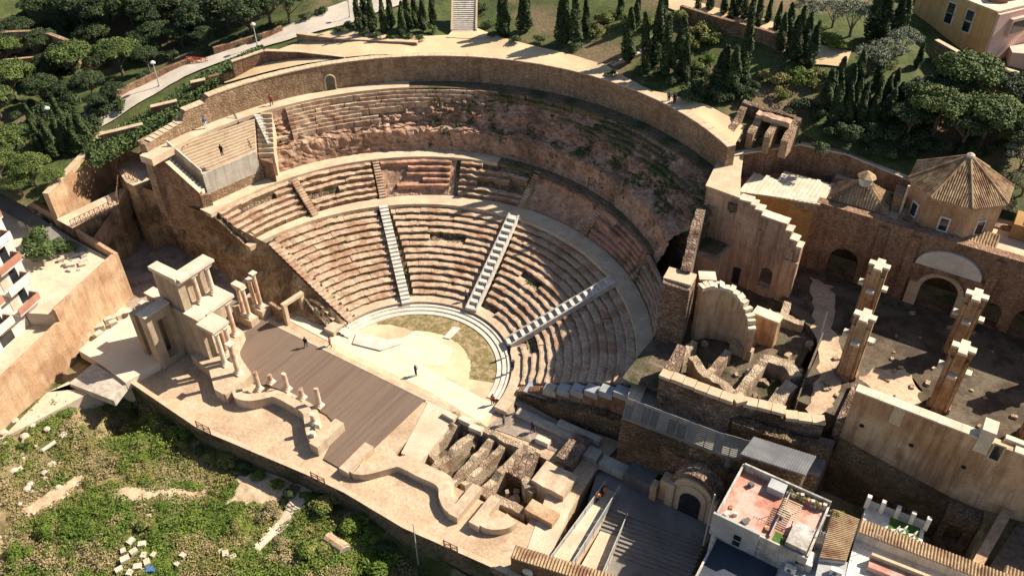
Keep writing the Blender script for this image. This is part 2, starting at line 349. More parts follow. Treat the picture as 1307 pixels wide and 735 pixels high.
def seat_block(a,b,R0,R1,n,i,z,dz,amp,seed,lip=.10):
    m=MB(); r0a=R0.rad(a)*(1-i/n)+R1.rad(a)*(i/n); L=abs(b-a)*r0a; k=max(2,min(9,int(L/.55)))
    A=[];B=[];Cc=[];D=[]
    for q in range(k+1):
        th=a+(b-a)*q/k; c,s=math.cos(th),math.sin(th)
        rf=R0.rad(th)*(1-i/n)+R1.rad(th)*(i/n); rb=R0.rad(th)*(1-(i+1)/n)+R1.rad(th)*((i+1)/n)
        x,y=OC[0]+rf*c,OC[1]+rf*s
        e=amp*nz(x+seed,y,z,1.3); e2=amp*.8*nz(x,y+seed,z,1.7)
        A.append((OC[0]+(rf+e+.05)*c,OC[1]+(rf+e+.05)*s,z-dz-.25))
        B.append((OC[0]+(rf+e-lip)*c,OC[1]+(rf+e-lip)*s,z+e2-.06))
        Cc.append((OC[0]+(rf+e+.10)*c,OC[1]+(rf+e+.10)*s,z+e2))
        D.append((OC[0]+(rb+.12)*c,OC[1]+(rb+.12)*s,z+e2*.5-.02))
    m.quadgrid([A,B,Cc,D])
    m.face([A[0],D[0],Cc[0],B[0]]); m.face([A[-1],B[-1],Cc[-1],D[-1]]); m.nr=k
    return m
def wedge(name,label,sa0,sa1,R0,R1,z0,z1,n,mt,amp,miss,gap=.75,blen=(2.5,8.0),bedmt='bedding',group=None,mask=None):
    mid=(sa0[0]+sa1[0])/2; p=R0.pt(mid); rt=root(name,(p.x,p.y,z0-1),label,'seating',group)
    # bedding under the seats
    m=MB(); rows=[]
    for k in range(2*n+1):
        t=k/(2*n); row=[]
        for q in range(41):
            s=q/40; th=(sa0[0]*(1-t)+sa0[1]*t)*(1-s)+(sa1[0]*(1-t)+sa1[1]*t)*s
            r=R0.rad(th)*(1-t)+R1.rad(th)*t; x=OC[0]+r*math.cos(th); y=OC[1]+r*math.sin(th)
            z=z0+(z1-z0)*(t*n-1)/(n-1)-.22+.32*fbm(x,y,5,1.1)
            row.append((x,y,min(z,z1)))
        rows.append(row)
    m.quadgrid(rows); add(m,'rubble_bed',bedmt,rt,kind='stuff')
    dz=(z1-z0)/(n-1); c=0
    for i in range(n):
        t=(i+.5)/n; a=sa0[0]*(1-t)+sa0[1]*t; b=sa1[0]*(1-t)+sa1[1]*t
        r=R0.rad((a+b)/2)*(1-t)+R1.rad((a+b)/2)*t; g0=gap/r
        if a>b: a,b=b,a
        a+=g0; b-=g0; th=a
        while th<b-.01:
            e=min(b,th+rnd.uniform(*blen)/r)
            if b-e<.6/r: e=b
            ok=rnd.random()>miss
            if mask: ok=ok and mask((th+e)/2,i)
            if ok:
                c+=1
                sbm=seat_block(th+.03/r,e-.03/r,R0,R1,n,i,z0+i*dz+rnd.uniform(-.07,.05),dz,amp,rnd.random()*50); so_=add(sbm,'seat_block',mt,rt)
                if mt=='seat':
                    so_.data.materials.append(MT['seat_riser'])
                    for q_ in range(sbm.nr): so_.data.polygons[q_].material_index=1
            th=e
    return rt
wl=['lower seating wedge of pale stone rows beside the rough flank wall','lower seating wedge of stone rows below the red rock tier','lower seating wedge of weathered rows with green tufts between two pale stairways','lower seating wedge of stone rows half in shadow beside the open trench']
for i in range(4):
    wedge('seating_wedge',wl[i],SBA[i],SBA[i+1],ORB,PRI,Z0,Z1,NR,'seat',.19,.02,gap=.95 if i<3 else .9,group=None)
# podium kerb and walk round the orchestra
def annulus(name,R0,R1,a0,a1,z0,z1,mt,parent=None,skirt=.5,n=70,st=True,**k):
    m=MB(); A=[];B=[];Cc=[];D=[]
    for i in range(n+1):
        th=R(a0+(a1-a0)*i/n); p=R0.pt(th); q=R1.pt(th)
        A.append((p.x,p.y,z0-skirt)); B.append((p.x,p.y,z0)); Cc.append((q.x,q.y,z1)); D.append((q.x,q.y,z1-skirt))
    m.quadgrid([A,B,Cc,D]); m.face([A[0],D[0],Cc[0],B[0]]); m.face([A[-1],B[-1],Cc[-1],D[-1]])
    return struct(m,name,mt,parent) if st else (add(m,name,mt,parent,**k) if parent else thing(m,name,mt,**k))
def RR(r,base=ORCH): return Ring(base.cx,base.cy,r,0)
annulus('seat_walk',RR(12.66),RR(14.3),1,181,.72,.72,'restored',skirt=.8)
# three low marble steps for the honour seats
hs=root('honour_seating',(-.2,10,0),'low white marble steps curving round the orchestra edge','seating')
for k,(r0,r1,z) in enumerate(((10.75,11.45,.12),(11.45,12.1,.27),(12.1,12.52,.42))):
    for s in range(14):
        a0=6+s*12.4; m=MB(); A=[];B=[];Cc=[];D=[]
        for q in range(6):
            th=R(a0+12.3*q/5); c,sn=math.cos(th),math.sin(th); ox,oy=ORCH.cx,ORCH.cy
            A.append((ox+r0*c,oy+r0*sn,-.05));B.append((ox+r0*c,oy+r0*sn,z));Cc.append((ox+r1*c,oy+r1*sn,z));D.append((ox+r1*c,oy+r1*sn,-.05))
        m.quadgrid([A,B,Cc,D]); add(m,'step_block','marble',hs)
# orchestra floor
m=MB(); m.prism([(ORCH.cx+12.6*math.cos(R(a)),ORCH.cy+12.6*math.sin(R(a))) for a in range(0,182,4)]+[(-13,-5.1),(13.2,-5.1)],-1.5,0); struct(m,'orchestra_floor','orch')
def ellipse(cx,cy,rx,ry,z,n=30,j=.12):
    m=MB(); m.face([(cx+rx*(1+j*nz(math.cos(t)*2,math.sin(t)*2,cx))*math.cos(t),cy+ry*(1+j*nz(math.cos(t)*2,math.sin(t)*2,cy+5))*math.sin(t),z) for t in [2*PI*i/n for i in range(n)]]); return m
c=P(540,445,0); struct(ellipse(c.x,c.y,4.2,3.0,.008,j=.5),'pale_patch','orch_pale')
c=P(470,440,0); struct(ellipse(c.x-.5,c.y,3.4,1.8,.008,j=.5),'pale_patch','orch_pale')
# weedy band round the floor
m=MB(); rows=[[],[]]
for i in range(61):
    a=R(20+135*i/60); w=1.0
    ri=7.4+.35*nz(i*.4,3)+ (2.9*max(0,(i-48)/12.0)); ro=10.7
    rows[0].append((ORCH.cx+ri*math.cos(a),ORCH.cy+ri*math.sin(a),.012)); rows[1].append((ORCH.cx+ro*math.cos(a),ORCH.cy+ro*math.sin(a),.012))
m.quadgrid(rows); struct(m,'weedy_band','orch_grass')
# pale slabs lying on the orchestra floor
sl_=[((455,425),(492,432),(486,447),(450,438)),((480,436),(511,430),(513,438),(488,446)),((566,430),(578,416),(588,418),(574,432))]
ln=['wide pale slab leaning at the orchestra side entrance','small pale slab beside the wide slab','pale stone slab crossing the weedy band below the stairs']
for s_,l_ in zip(sl_,ln): m=MB(); m.prism(XY(s_,.2),0.0,.22 if l_[0]=='w' else .15); thing(m,'stone_slab','marble',l_,'slab')

# ring walks
annulus('lower_walkway',PRI,PRO,8,176,7.0,7.05,'pale_path',skirt=.7)
annulus('upper_walkway',UPI,CLF,104,178.5,11.2,11.2,'pale_path',skirt=.6)
annulus('upper_walkway',UPI,CLF,50,104,11.19,11.19,'moss_shade_rock',skirt=.6)
# media seating
MS=[((330,300),(258,265)),((403,276),(374,229)),((489,254),(478,202)),((578,249),(585,196)),((664,266),(687,218)),((742,301),(773,257)),((803,358),(850,313)),((846,440),(872,400))]
MSA=[(ang(*b,7.3),ang(*t,11.2)) for b,t in MS]
MSA[0]=(R(176),R(178))
PROm=Ring(PRO.cx,PRO.cy,PRO.r+.1,7.2)
ml=[('pale middle tier seating wedge below the modern stand','seat',.12,.03,None),('middle tier seating wedge of cracked pale rows with rubble patches','seat',.30,.16,None),
    ('middle tier wedge of red rock with a few straight rows at its right','seat_red',.16,.03,lambda th,i:(i>0 and th<R(125)) or i==5),
    ('middle tier wedge of eroded tan rows with the boundary of shade crossing it','seat',.32,.18,None),
    ('collapsed middle tier wedge of bare brown rubble','seat_red',.35,0,lambda th,i:i==5),
    ('middle tier wedge of dark red brick rows in shade','seat_red',.12,.12,None),
    ('short broken middle tier wedge in deep shade beside the ruined tower','seat',.2,.1,None)]
for k in range(7):
    l,mt_,am,mi,mk=ml[k]
    wedge('seating_wedge',l,MSA[k],MSA[k+1],PROm,UPI,7.75,10.85,6,mt_,am,mi,gap=.7,bedmt='rock_red' if k in(2,4,5) else 'bedding',mask=mk)
# stairways: every step a piece of its own
def stairway(p0,p1,n,w,label,mt='step_white',curb=None,group=None,hole=False):
    p0=Vector(p0); p1=Vector(p1); rt=root('stairway',(p0.x,p0.y,p0.z-.3),label,'stairs',group)
    d=p1-p0; dh=Vector((d.x,d.y,0)); L=dh.length; dh.normalize(); sd_=Vector((-dh.y,dh.x,0)); a=math.atan2(dh.y,dh.x); tr=L/n; rs=d.z/n
    for i in range(n):
        c=p0+dh*(tr*(i+.5)); z=p0.z+rs*(i+1)
        add(MB().obox(c.x,c.y,tr*(.86 if hole else 1.0),w,z-rs-.35,z,a),'step',mt,rt)
    if curb:
        for s in (-1,1):
            q0=p0+sd_*(s*(w/2+.12)); q1=p1+sd_*(s*(w/2+.12)); m=MB()
            m.quadgrid([[(*(q0-sd_*.12)[:2],q0.z-.6),(*(q0-sd_*.12)[:2],q0.z+.42),(*(q0+sd_*.12)[:2],q0.z+.42),(*(q0+sd_*.12)[:2],q0.z-.6)],[(*(q1-sd_*.12)[:2],q1.z-.6),(*(q1-sd_*.12)[:2],q1.z+.25),(*(q1+sd_*.12)[:2],q1.z+.25),(*(q1+sd_*.12)[:2],q1.z-.6)]])
            m.face([m.v[0],m.v[1],m.v[2],m.v[3]]); m.face([m.v[7],m.v[6],m.v[5],m.v[4]])
            add(m,'kerb',curb,rt)
    return rt
def SP(b,t,zb,zt): return P(*b,zb),P(*t,zt)
stairway(*SP((519,388),(489,262),.7,7.1),26,1.25,'lower stairway of worn pale steps, uneven, under the red rock tier','step_white')
stairway(*SP((601,397),(656,275),.7,7.2),15,1.2,'lower stairway with broad white kerbs leading up to the rubble wedge','step_white','step_white')
stairway(*SP((647,439),(782,357),.7,7.3),15,1.2,'lower stairway with white kerbs running into the shaded walkway','step_white','step_white')
stairway(*SP((449,409),(347,309),.6,7.0),22,1.3,'pale stairway with dark post bases along the rough flank wall','seat')
for (b,t),l in zip([((403,275),(375,229)),((489,253),(479,203)),((578,247),(585,197)),((664,265),(687,219)),((743,300),(773,258)),((804,357),(849,314))],
    ['short upper stairway beside the tunnel mouth','short upper stairway of worn steps left of the red rock wedge','short upper stairway with neat steps right of the red rock wedge','short upper stairway at the edge of the shade by the rubble wedge','short dark upper stairway between rubble wedge and red brick rows','short dark upper stairway right of the red brick rows']):
    stairway(*SP(b,t,7.1,11.2),14,1.0,l,'seat')
# little posts along the flank stair
for i in range(13):
    p=P(452-i*8.3,404-i*7.9,.75+i*.5); m=MB(); m.tube((p.x,p.y,p.z-.1),(p.x,p.y,p.z+.32),.16,.13,7); thing(m,'post_base','dark_metal','small dark post base in the row on the flank stairway','post','post bases on the flank stairway')

# upper rock and worn upper rows
def prof(t,a):
    k=max(0,min(1,(a-118)/14.0))   # towards the left the cliff becomes rows
    z=[(0,0),(.10,.20),(.16,.40),(.45,.52),(.55,.66),(.74,.80),(1,1)]
    for (t0,z0),(t1,z1) in zip(z,z[1:]):
        if t<=t1: zz=z0+(z1-z0)*(t-t0)/(t1-t0); break
    if .38<t<.99: zz-=.11*k
    return t,zz
WBi=Ring(WB.cx,WB.cy,WB.r-2.0,WB.z)
struct(bed('upper_rock_face',Ring(CLF.cx,CLF.cy,CLF.r-.3,0),WBi,10.9,19.2,47,176,'rock_red',.62,58,prof,da=.42),'upper_rock_face','rock_red')
def arcstep(a0,a1,t0,t1,z,dz,amp,seed):
    m=MB(); A=[];B=[];Cc=[];D=[];n=max(2,min(12,int(abs(a1-a0)/R(1.0))))
    for q in range(n+1):
        th=a0+(a1-a0)*q/n; c,s=math.cos(th),math.sin(th); rc,rw=CLF.rad(th),WBi.rad(th)
        rf=rc+(rw-rc)*t0; rb=rc+(rw-rc)*t1; x,y=OC[0]+rf*c,OC[1]+rf*s; e=amp*nz(x+seed,y,z,1.2); e2=amp*.7*nz(x,y+seed,z,1.6)
        A.append((OC[0]+(rf+e)*c,OC[1]+(rf+e)*s,z-dz-.4)); B.append((OC[0]+(rf+e)*c,OC[1]+(rf+e)*s,z+e2)); D.append((OC[0]+(rb+.1)*c,OC[1]+(rb+.1)*s,z+e2*.4))
    m.quadgrid([A,B,D]); m.face([A[0],D[0],B[0]]); m.face([A[-1],B[-1],D[-1]]); return m
ur=root('upper_seating',(-28,20,14),'worn upper rows of pale seats beneath the curved wall, broken off above the red cliff','seating')
for i in range(8):
    t0=.44+i*.07; z=15.6+i*.5; th=R(152.5); end=R([133,133,133,127,120,117,112,104][i])
    while th>end:
        e=max(end,th-R(rnd.uniform(3.5,8)))
        if rnd.random()>.08: add(arcstep(th-.003,e,t0,t0+.08 if i<7 else 1.0,z+rnd.uniform(-.05,.05),.5,.22 if 1<i<6 else .1,rnd.random()*40),'seat_block','seat',ur)
        th=e
us=root('upper_seating',(14,34,17),'dark overgrown upper rows in the shade under the curved wall','seating')
for i in range(5):
    t0=.60+i*.08; th=R([92,98,104,108,112][i]); 
    while th>R(50):
        e=th-R(rnd.uniform(4,9))
        if rnd.random()>.25: add(arcstep(th-.003,e,t0,t0+.08,17.1+i*.56,.6,.25,rnd.random()*40),'seat_block','moss_shade_rock',us)
        th=e
# mossy growth band on the shaded rock
annulus('wall_foot_walk',WBi,Ring(WB.cx,WB.cy,WB.r+.3,0),126,183,19.5,19.5,'pale_path',skirt=1)
annulus('wall_foot_ditch',WBi,Ring(WB.cx,WB.cy,WB.r+.3,0),44,126,19.35,19.4,'moss_shade_rock',skirt=1)

for (u,v,z,w,h) in ((854,240,13.6,.8,2.2),):
    c_=P(u,v,z); th_=math.atan2(c_.y-OC[1],c_.x-OC[0]); o_=Vector((math.cos(th_),math.sin(th_),0)); s_=Vector((-o_.y,o_.x,0)); c_=c_-o_*.9; m=MB()
    pr_0=[(w*math.cos(2*PI*k/12),h*math.sin(2*PI*k/12)) for k in range(12)]
    m.quadgrid([[c_+s_*x+Vector((0,0,zz)) for x,zz in pr_0],[c_+o_*3+s_*x+Vector((0,0,zz)) for x,zz in pr_0]],True); m.face([c_+o_*.15+s_*x+Vector((0,0,zz)) for x,zz in pr_0])
    struct(m,'rock_opening','glass_shade_dark')
# curved perimeter wall
def curved_wall():
    rt=root('perimeter_wall',(0,41,19),'long curved tan brick wall crowning the auditorium with stepped left end','wall')
    m=MB(); A=[];B=[];Cc=[];D=[]; cp=[]
    n=120; a0,a1=math.degrees(ang(940,186,23.3)),181.5
    for i in range(n+1):
        a=a0+(a1-a0)*i/n; th=R(a); pb=WB.pt(th); pt=WT.pt(th)
        zt=23.3 if a<166.6 else (22.6 if a<172 else 21.3-(a-172)*.08)
        k=(zt-19.5)/(23.3-19.5); ptx=pb.lerp(pt,k)
        o=Vector((math.cos(th),math.sin(th),0))
        A.append((pb.x,pb.y,17.5 if a<158 else 9)); B.append((ptx.x,ptx.y,zt)); q=ptx+o*1.1; Cc.append((q.x,q.y,zt+.02)); D.append((pb.x+o.x*1.6,pb.y+o.y*1.6,12))
    m.quadgrid([A,B,Cc,D]); m.face([A[-1],B[-1],Cc[-1],D[-1]]); m.face([D[0],Cc[0],B[0],A[0]])
    add(m,'wall_body','wall_tan',rt)
    i=0
    while i<n-1:
        j=min(n,i+1)
        if abs(B[i][2]-B[j][2])<.2:
            th=R(a0+(a1-a0)*(i+.5)/n); o=Vector((math.cos(th),math.sin(th),0)); mm=MB(); h=.10+rnd.uniform(-.02,.03)
            b0,b1=Vector(B[i]),Vector(B[j]); c0,c1=Vector(Cc[i]),Vector(Cc[j])
            sh=(b1-b0)*.02
            mm.prism([tuple((b0-o*.08+sh)[:2]),tuple((b1-o*.08-sh)[:2]),tuple((c1+o*.05-sh)[:2]),tuple((c0+o*.05+sh)[:2])],B[i][2]-.05,B[i][2]+h)
            add(mm,'coping_stone','coping_tan',rt)
        i=j
    # arched gate niche
    th=ang(421,110,19.5); o=Vector((math.cos(th),math.sin(th),0)); s=Vector((-o.y,o.x,0)); c=WB.pt(th)-o*.02
    pr=[(-.75,0),(.75,0),(.75,1.6)]+[(.75*math.cos(t),1.6+.75*math.sin(t)) for t in [PI*k/8 for k in range(1,8)]]+[(-.75,1.6)]
    dm=MB(); dm.face([tuple(c+s*x+Vector((0,0,z))-o*(.06+.02*z)) for x,z in pr]); add(dm,'gate_recess','glass_shade_dark',rt)
    fm=MB()
    for (x0,z0),(x1,z1) in zip(pr[1:],pr[2:]+[pr[0]]): fm.tube(c+s*x0+Vector((0,0,z0))-o*.12,c+s*x1+Vector((0,0,z1))-o*.12,.12,.12,5)
    add(fm,'gate_surround','coping_tan',rt)
curved_wall()
# ------------------------------------------------------------------ walls helper
def wallmesh(path,th,z0,z1,rag=0,step=.7,seed=0,m=None,batter=0):
    """solid wall along a polyline; z1 list or value; ragged top when rag>0; wall body lies to the left of the path direction"""
    m=m or MB(); n=len(path); z1=z1 if isinstance(z1,(list,tuple)) else [z1]*n; z0=z0 if isinstance(z0,(list,tuple)) else [z0]*n
    pts=[];
    for i in range(n-1):
        a=Vector(path[i]+(0,) if len(path[i])==2 else path[i]); b=Vector(path[i+1]+(0,) if len(path[i+1])==2 else path[i+1]); L=(b-a).length
        k=max(1,int(L/step)) if rag>0 else 1
        for q in range(k): pts.append((a.lerp(b,q/k),z0[i]+(z0[i+1]-z0[i])*q/k,z1[i]+(z1[i+1]-z1[i])*q/k))
    e=Vector(path[-1]+(0,)); pts.append((e,z0[-1],z1[-1]))
    A=[];B=[];Cc=[];D=[]
    for i,(p,a,b) in enumerate(pts):
        d=Vector((0,0,0))
        if i>0: d+=(p-pts[i-1][0]).normalized()
        if i<len(pts)-1: d+=(pts[i+1][0]-p).normalized()
        d.normalize(); nrm=Vector((-d.y,d.x,0)); k=1.0
        if 0<i<len(pts)-1:
            dd=(pts[i+1][0]-p).normalized(); k=1/max(.5,d.dot(dd))
        j=rag*(nz(p.x+seed,p.y,7,.9)+.6*nz(p.x,p.y+seed,2,2.3)); jw=rag*.35*nz(p.x,p.y,seed,1.5)
        o=p+nrm*(th*k)
        A.append((p.x-nrm.x*(batter+jw),p.y-nrm.y*(batter+jw),a)); B.append((p.x-nrm.x*jw,p.y-nrm.y*jw,b+j)); Cc.append((o.x,o.y,b+j+rag*.4*nz(p.x,p.y,seed+4,2))); D.append((o.x,o.y,a))
    m.quadgrid([A,B,Cc,D]); m.face([A[0],D[0],Cc[0],B[0]]); m.face([A[-1],B[-1],Cc[-1],D[-1]])
    return m
def copings(path,th,z,parent,mt,L=1.6,h=.12,ov=.06):
    for i in range(len(path)-1):
        a=Vector((*path[i],0)); b=Vector((*path[i+1],0)); d=(b-a).normalized(); nrm=Vector((-d.y,d.x,0)); n=max(1,int((b-a).length/L))
        za,zb=(z[i],z[i+1]) if isinstance(z,(list,tuple)) else (z,z)
        for q in range(n):
            p0=a.lerp(b,q/n)+d*.015; p1=a.lerp(b,(q+1)/n)-d*.015; j=rnd.uniform(-.015,.02)
            t0=za+(zb-za)*q/n; t1=za+(zb-za)*(q+1)/n
            m=MB(); m.prism([tuple((p0-nrm*ov)[:2]),tuple((p1-nrm*ov)[:2]),tuple((p1+nrm*(th+ov))[:2]),tuple((p0+nrm*(th+ov))[:2])],[t0-.02,t1-.02,t1-.02,t0-.02],[t0+h+j,t1+h+j,t1+h+j,t0+h+j])
            add(m,'coping_stone',mt,parent)
# ------------------------------------------------------------------ stage terrace
FR=XY([(165,489),(255,550),(391,607.5),(440,631),(515,676),(648,735),(720,768)],0)
PX0,PX1,PY0,PY1=6.6,24.4,-13.4,-4.75
terr=MB()
FRS=[p for p in FR if p[0]<27.5]
terr.prism([(x,y+.25) for x,y in FRS]+[(28.2,FRS[-1][1]+1.0),(27.6,PY0),(FR[0][0],PY0)],-9,-.05)
terr.prism([(-55,PY0+.002),(PX0,PY0+.002),(PX0,5),(-16,5),(-30,2),(-55,3)],-9,-.053)
terr.prism([(PX1,PY0+.002),(27.6,PY0+.002),(27.0,-3.2),(28,5),(PX1,5)],-9,-.055)
terr.prism([(PX0+.002,PY1),(PX1-.002,PY1),(PX1-.002,4.5),(PX0+.002,4.5)],-9,-.057)
struct(terr,'stage_terrace','sand')
lt=MB(); lt.prism(XY([(0,560),(60,500),(100,480),(165,489)],0)[::-1]+[(FR[0][0]-.01,PY0),(-43.5,PY0),(-40,-22)],-9,-.06); struct(lt,'side_pavement','sand_pale')
# retaining wall parapet along the terrace edge
rw=root('retaining_wall',(FR[2][0],FR[2][1],-4),'long low stone wall holding the stage terrace above the grass','wall')
add(wallmesh(FR,.45,-.5,[.35]*7,.05,1.0,3),'parapet','wall_rubble',rw)
add(wallmesh([(x,y+.06) for x,y in FR],.4,-8.5,[-.49]*7,.04,1.0,5),'wall_base','moss_shade_rock',rw)  # darker stone puts the deep shade of the wall face into its colour
copings(FR,.45,.38,rw,'coping_tan',1.5,.07)
# rusty gates in that wall
for (u,v),l in (((252,545),'rusty barrier on the retaining wall above the weedy slope'),((398,610),'rusty gate where the pale footpath meets the retaining wall'),((567,697),'rusty barrier on the retaining wall beside the thin post')):
    p=P(u,v,.4); q=P(u+17,v+8.5,.4); d=(q-p); m=MB()
    rt=root('barrier',(p.x,p.y,.3),l,'barrier')
    for k in range(3): b=p+d*(k/2); add(MB().tube((b.x,b.y,.3),(b.x,b.y,1.5),.07,.07,6),'post','rust',rt)
    for h in (.6,1.0,1.42): add(MB().tube((p.x,p.y,h),(q.x,q.y,h),.05,.05,5),'rail','rust',rt)
    for k in range(2):
        a=p+d*(k/2); b=p+d*((k+1)/2); add(MB().tube((a.x,a.y,.6),(b.x,b.y,1.4),.035,.035,5),'brace','rust',rt)
# stage deck
DK=XY([(357,412),(552,503)],.1); DB=XY([(436,594),(420,583)],.1)
deck=MB(); deck.prism([(-23.4,-5.0),(4.4,-5.0),(4.0,-18.4),(.4,-18.4),(-1.2,-14.0),(-4,-13.2),(-12,-13.2),(-15.8,-14.2),(-23.4,-13.2)],-.6,.12)
thing(deck,'stage_floor','deck','large brown timber stage floor in front of the orchestra','stage')
m=MB(); m.box(-22.5,4.6,-5.0,-4.3,-.6,.16); m.box(4.6,12.4,-4.75,-4.1,-2.4,.05); thing(m,'stage_front_wall','restored','low sunlit kerb wall between timber stage and orchestra','wall')
m=MB(); m.prism(XY([(548,510),(566,511),(588,528),(536,590),(512,578)],0),-2.2,.03); struct(m,'paved_strip','sand_pale')
# strip of sand between orchestra and left flank
m=MB(); m.prism(XY([(366,407),(392,402),(450,424),(520,455),(560,478),(600,500),(640,520),(612,538),(553,502),(450,452)],0),-.3,.006); struct(m,'orchestra_margin','orch_pale')

# excavated trench with foundation walls
pit=root('excavation',(15,-9,-2.4),'excavated trench with parallel rubble foundation walls beside the timber stage','ruins')
m=MB(); m.quadgrid([[(x,y,-2.3+.25*fbm(x,y,0,.6)) for x in [PX0-.3+i*.6 for i in range(32)]] for y in [PY0-.3+j*.6 for j in range(17)]]); add(m,'trench_floor','pit',pit)
lines=[((9.6,-5.2),(8.6,-10.6),.75,-.1),((12.0,-5.0),(11.0,-12.6),.9,-.05),((14.3,-5.2),(13.8,-13.0),.75,-.3),((15.9,-5.6),(15.2,-12.6),.7,-.2),((18.2,-5.0),(17.4,-12.8),.95,.1),((22.0,-5.0),(21.8,-9.6),.9,.2)]
for i,((a,b),(c,d),t,zt) in enumerate(lines):
    k=9; pth=[(a+(c-a)*q/k,b+(d-b)*q/k) for q in range(k+1)]
    add(wallmesh(pth,t,-2.6,[zt+.5*nz(i*3,q*.7)-.25*(q/k) for q in range(k+1)],.38,.45,i*9),'foundation_wall','pale_rubble',pit)
for i,(pth,t,zt) in enumerate(([((7.0,-10.8),(10.4,-11.4),(13,-12.6)),.8,-.3],[((8.0,-5.4),(13,-5.3),(20,-5.1)),.8,.15],[((17,-12.9),(20.5,-12.9),(23.6,-12.6)),1.0,.15],[((18.4,-8.6),(21.6,-8.8)),.9,-.2],[((21.9,-9.8),(23.9,-7.2),(24.0,-3.2)),1.0,.3])):
    add(wallmesh(list(pth),t,-2.6,zt,.35,.5,40+i),'foundation_wall','pale_rubble',pit)
for k in range(26):
    x=rnd.uniform(7.2,23.5); y=rnd.uniform(-12.8,-5.4); s=rnd.uniform(.3,.7); m=MB(); m.obox(x,y,s*1.5,s,-2.4,-2.0+s*.4+rnd.uniform(0,.9),rnd.uniform(0,3)); add(m,'fallen_stone','pale_rubble',pit)
# pale capping blocks
for (u,v,w,z) in ((574,529,2.0,.55),(595,535,2.0,.55),(608,545,1.8,.5),(693,560,2.0,.7)):
    p=P(u,v,z); m=MB(); m.obox(p.x,p.y,1.7,.75,z-.7,z,rnd.uniform(-.08,.08)); add(m,'capping_block','coping',pit)
# block piers at the right of the trench
for (u,v,lx,ly,z,l,mt_) in ((732,572,2.2,4.0,1.3,'tall square ruined masonry pier beside the trench in shade','wall_rubble'),(708,610,4.0,3.2,.9,'flat topped masonry mass at the end of the trench','restored'),(692,652,3.4,1.6,.8,'low brick block below the masonry mass','wall_orange'),(668,590,2.0,4.2,.15,'rough grey masonry stub inside the trench','wall_rubble')):
    p=P(u,v,z); thing(wallmesh([(p.x-lx/2,p.y-ly/2),(p.x+lx/2,p.y-ly/2)],ly,-2.4,z,.12,.5,u),'masonry_block',mt_,l,'ruins')

# ------------------------------------------------------------------ stage building (reconstructed)
def exedra(name,label,outer,th,z,jambs,seed,steps=True):
    rt=root(name,(outer[len(outer)//2][0],outer[len(outer)//2][1],0),label,'wall')
    # smooth the path
    pts=[]
    for i in range(len(outer)-1):
        p0=Vector(outer[max(0,i-1)]);p1=Vector(outer[i]);p2=Vector(outer[i+1]);p3=Vector(outer[min(len(outer)-1,i+2)])
        for q in range(5):
            t=q/5; pts.append(tuple(.5*((2*p1)+(p2-p0)*t+(2*p0-5*p1+4*p2-p3)*t*t+(3*p1-p0-3*p2+p3)*t**3)))
    pts.append(tuple(outer[-1]))
    add(wallmesh(pts,th,-.6,z),'wall_body','restored',rt)
    if steps: 
        o2=[(x,y+th*.95) for x,y in pts]; add(wallmesh(o2,.9,-.6,z*.55),'plinth','restored',rt)
    for (x0,x1,y0,y1) in jambs: add(MB().box(x0,x1,y0,y1,-.6,z+.03),'end_pier','restored',rt)
    return rt
exedra('curved_stage_wall','reconstructed curved stage wall carrying broken columns',[(-15.3,-17.2),(-14.2,-17.9),(-12.3,-17.3),(-10.9,-15.8),(-10.3,-15.25),(-8,-15.2),(-5.7,-15.3),(-4.6,-16.1),(-3,-17.4),(-1.6,-18.1)],1.1,1.4,[(-16.6,-15.4,-18.2,-14.0),(-1.7,-.4,-18.3,-13.9)],1)
exedra('curved_stage_wall','reconstructed low curved stage wall without columns beside the trench',[(4.6,-18.6),(5.3,-18.6),(6.6,-17.8),(8.2,-15.8),(8.9,-15.2),(11.4,-15.1),(13.9,-15.0),(15,-16.1),(16.3,-16.95),(17.2,-17.1)],1.3,.95,[(3.3,4.6,-18.9,-14.5),(17.0,18.2,-17.2,-12.6)],2)
exedra('curved_stage_wall','short curved end of the stage wall with a square block',[(20.4,-16.6),(21.4,-16.6),(22.5,-16.1),(23.4,-15.2),(23.7,-14.2)],1.5,.95,[(19.5,20.7,-16.9,-12.8)],3,False)
def column(x,y,z0,h,r,label,mt='column',cap=False,broken=False,group=None,base=True):
    rt=root('column',(x,y,z0),label,'column',group)
    zb=z0
    if base:
        add(MB().box(x-r*1.45,x+r*1.45,y-r*1.45,y+r*1.45,z0,z0+.22),'plinth','column_white',rt)
        add(MB().lathe((x,y,z0+.2),[(r*1.35,0),(r*1.4,.08),(r*1.15,.16),(r*1.25,.24),(r*1.02,.32)],12),'base','column_white',rt,smooth=False); zb=z0+.5
    top=z0+h-(.5 if cap else 0)
    m=MB(); k=12
    rows=[]
    for q in range(5):
        t=q/4; z=zb+(top-zb)*t; rr=r*(1-.12*t)
        rows.append([(x+rr*math.cos(2*PI*i/k),y+rr*math.sin(2*PI*i/k),z+(.12*math.cos(2*PI*i/k+x)if broken and q==4 else 0)) for i in range(k)])
    m.quadgrid(rows,True); m.face(rows[-1]); add(m,'shaft',mt,rt)
    if cap:
        add(MB().lathe((x,y,top-.02),[(r*.9,0),(r*1.0,.12),(r*1.35,.4)],10),'capital','column_white',rt); add(MB().box(x-r*1.4,x+r*1.4,y-r*1.4,y+r*1.4,top+.38,top+.52),'abacus','column_white',rt)
    return rt
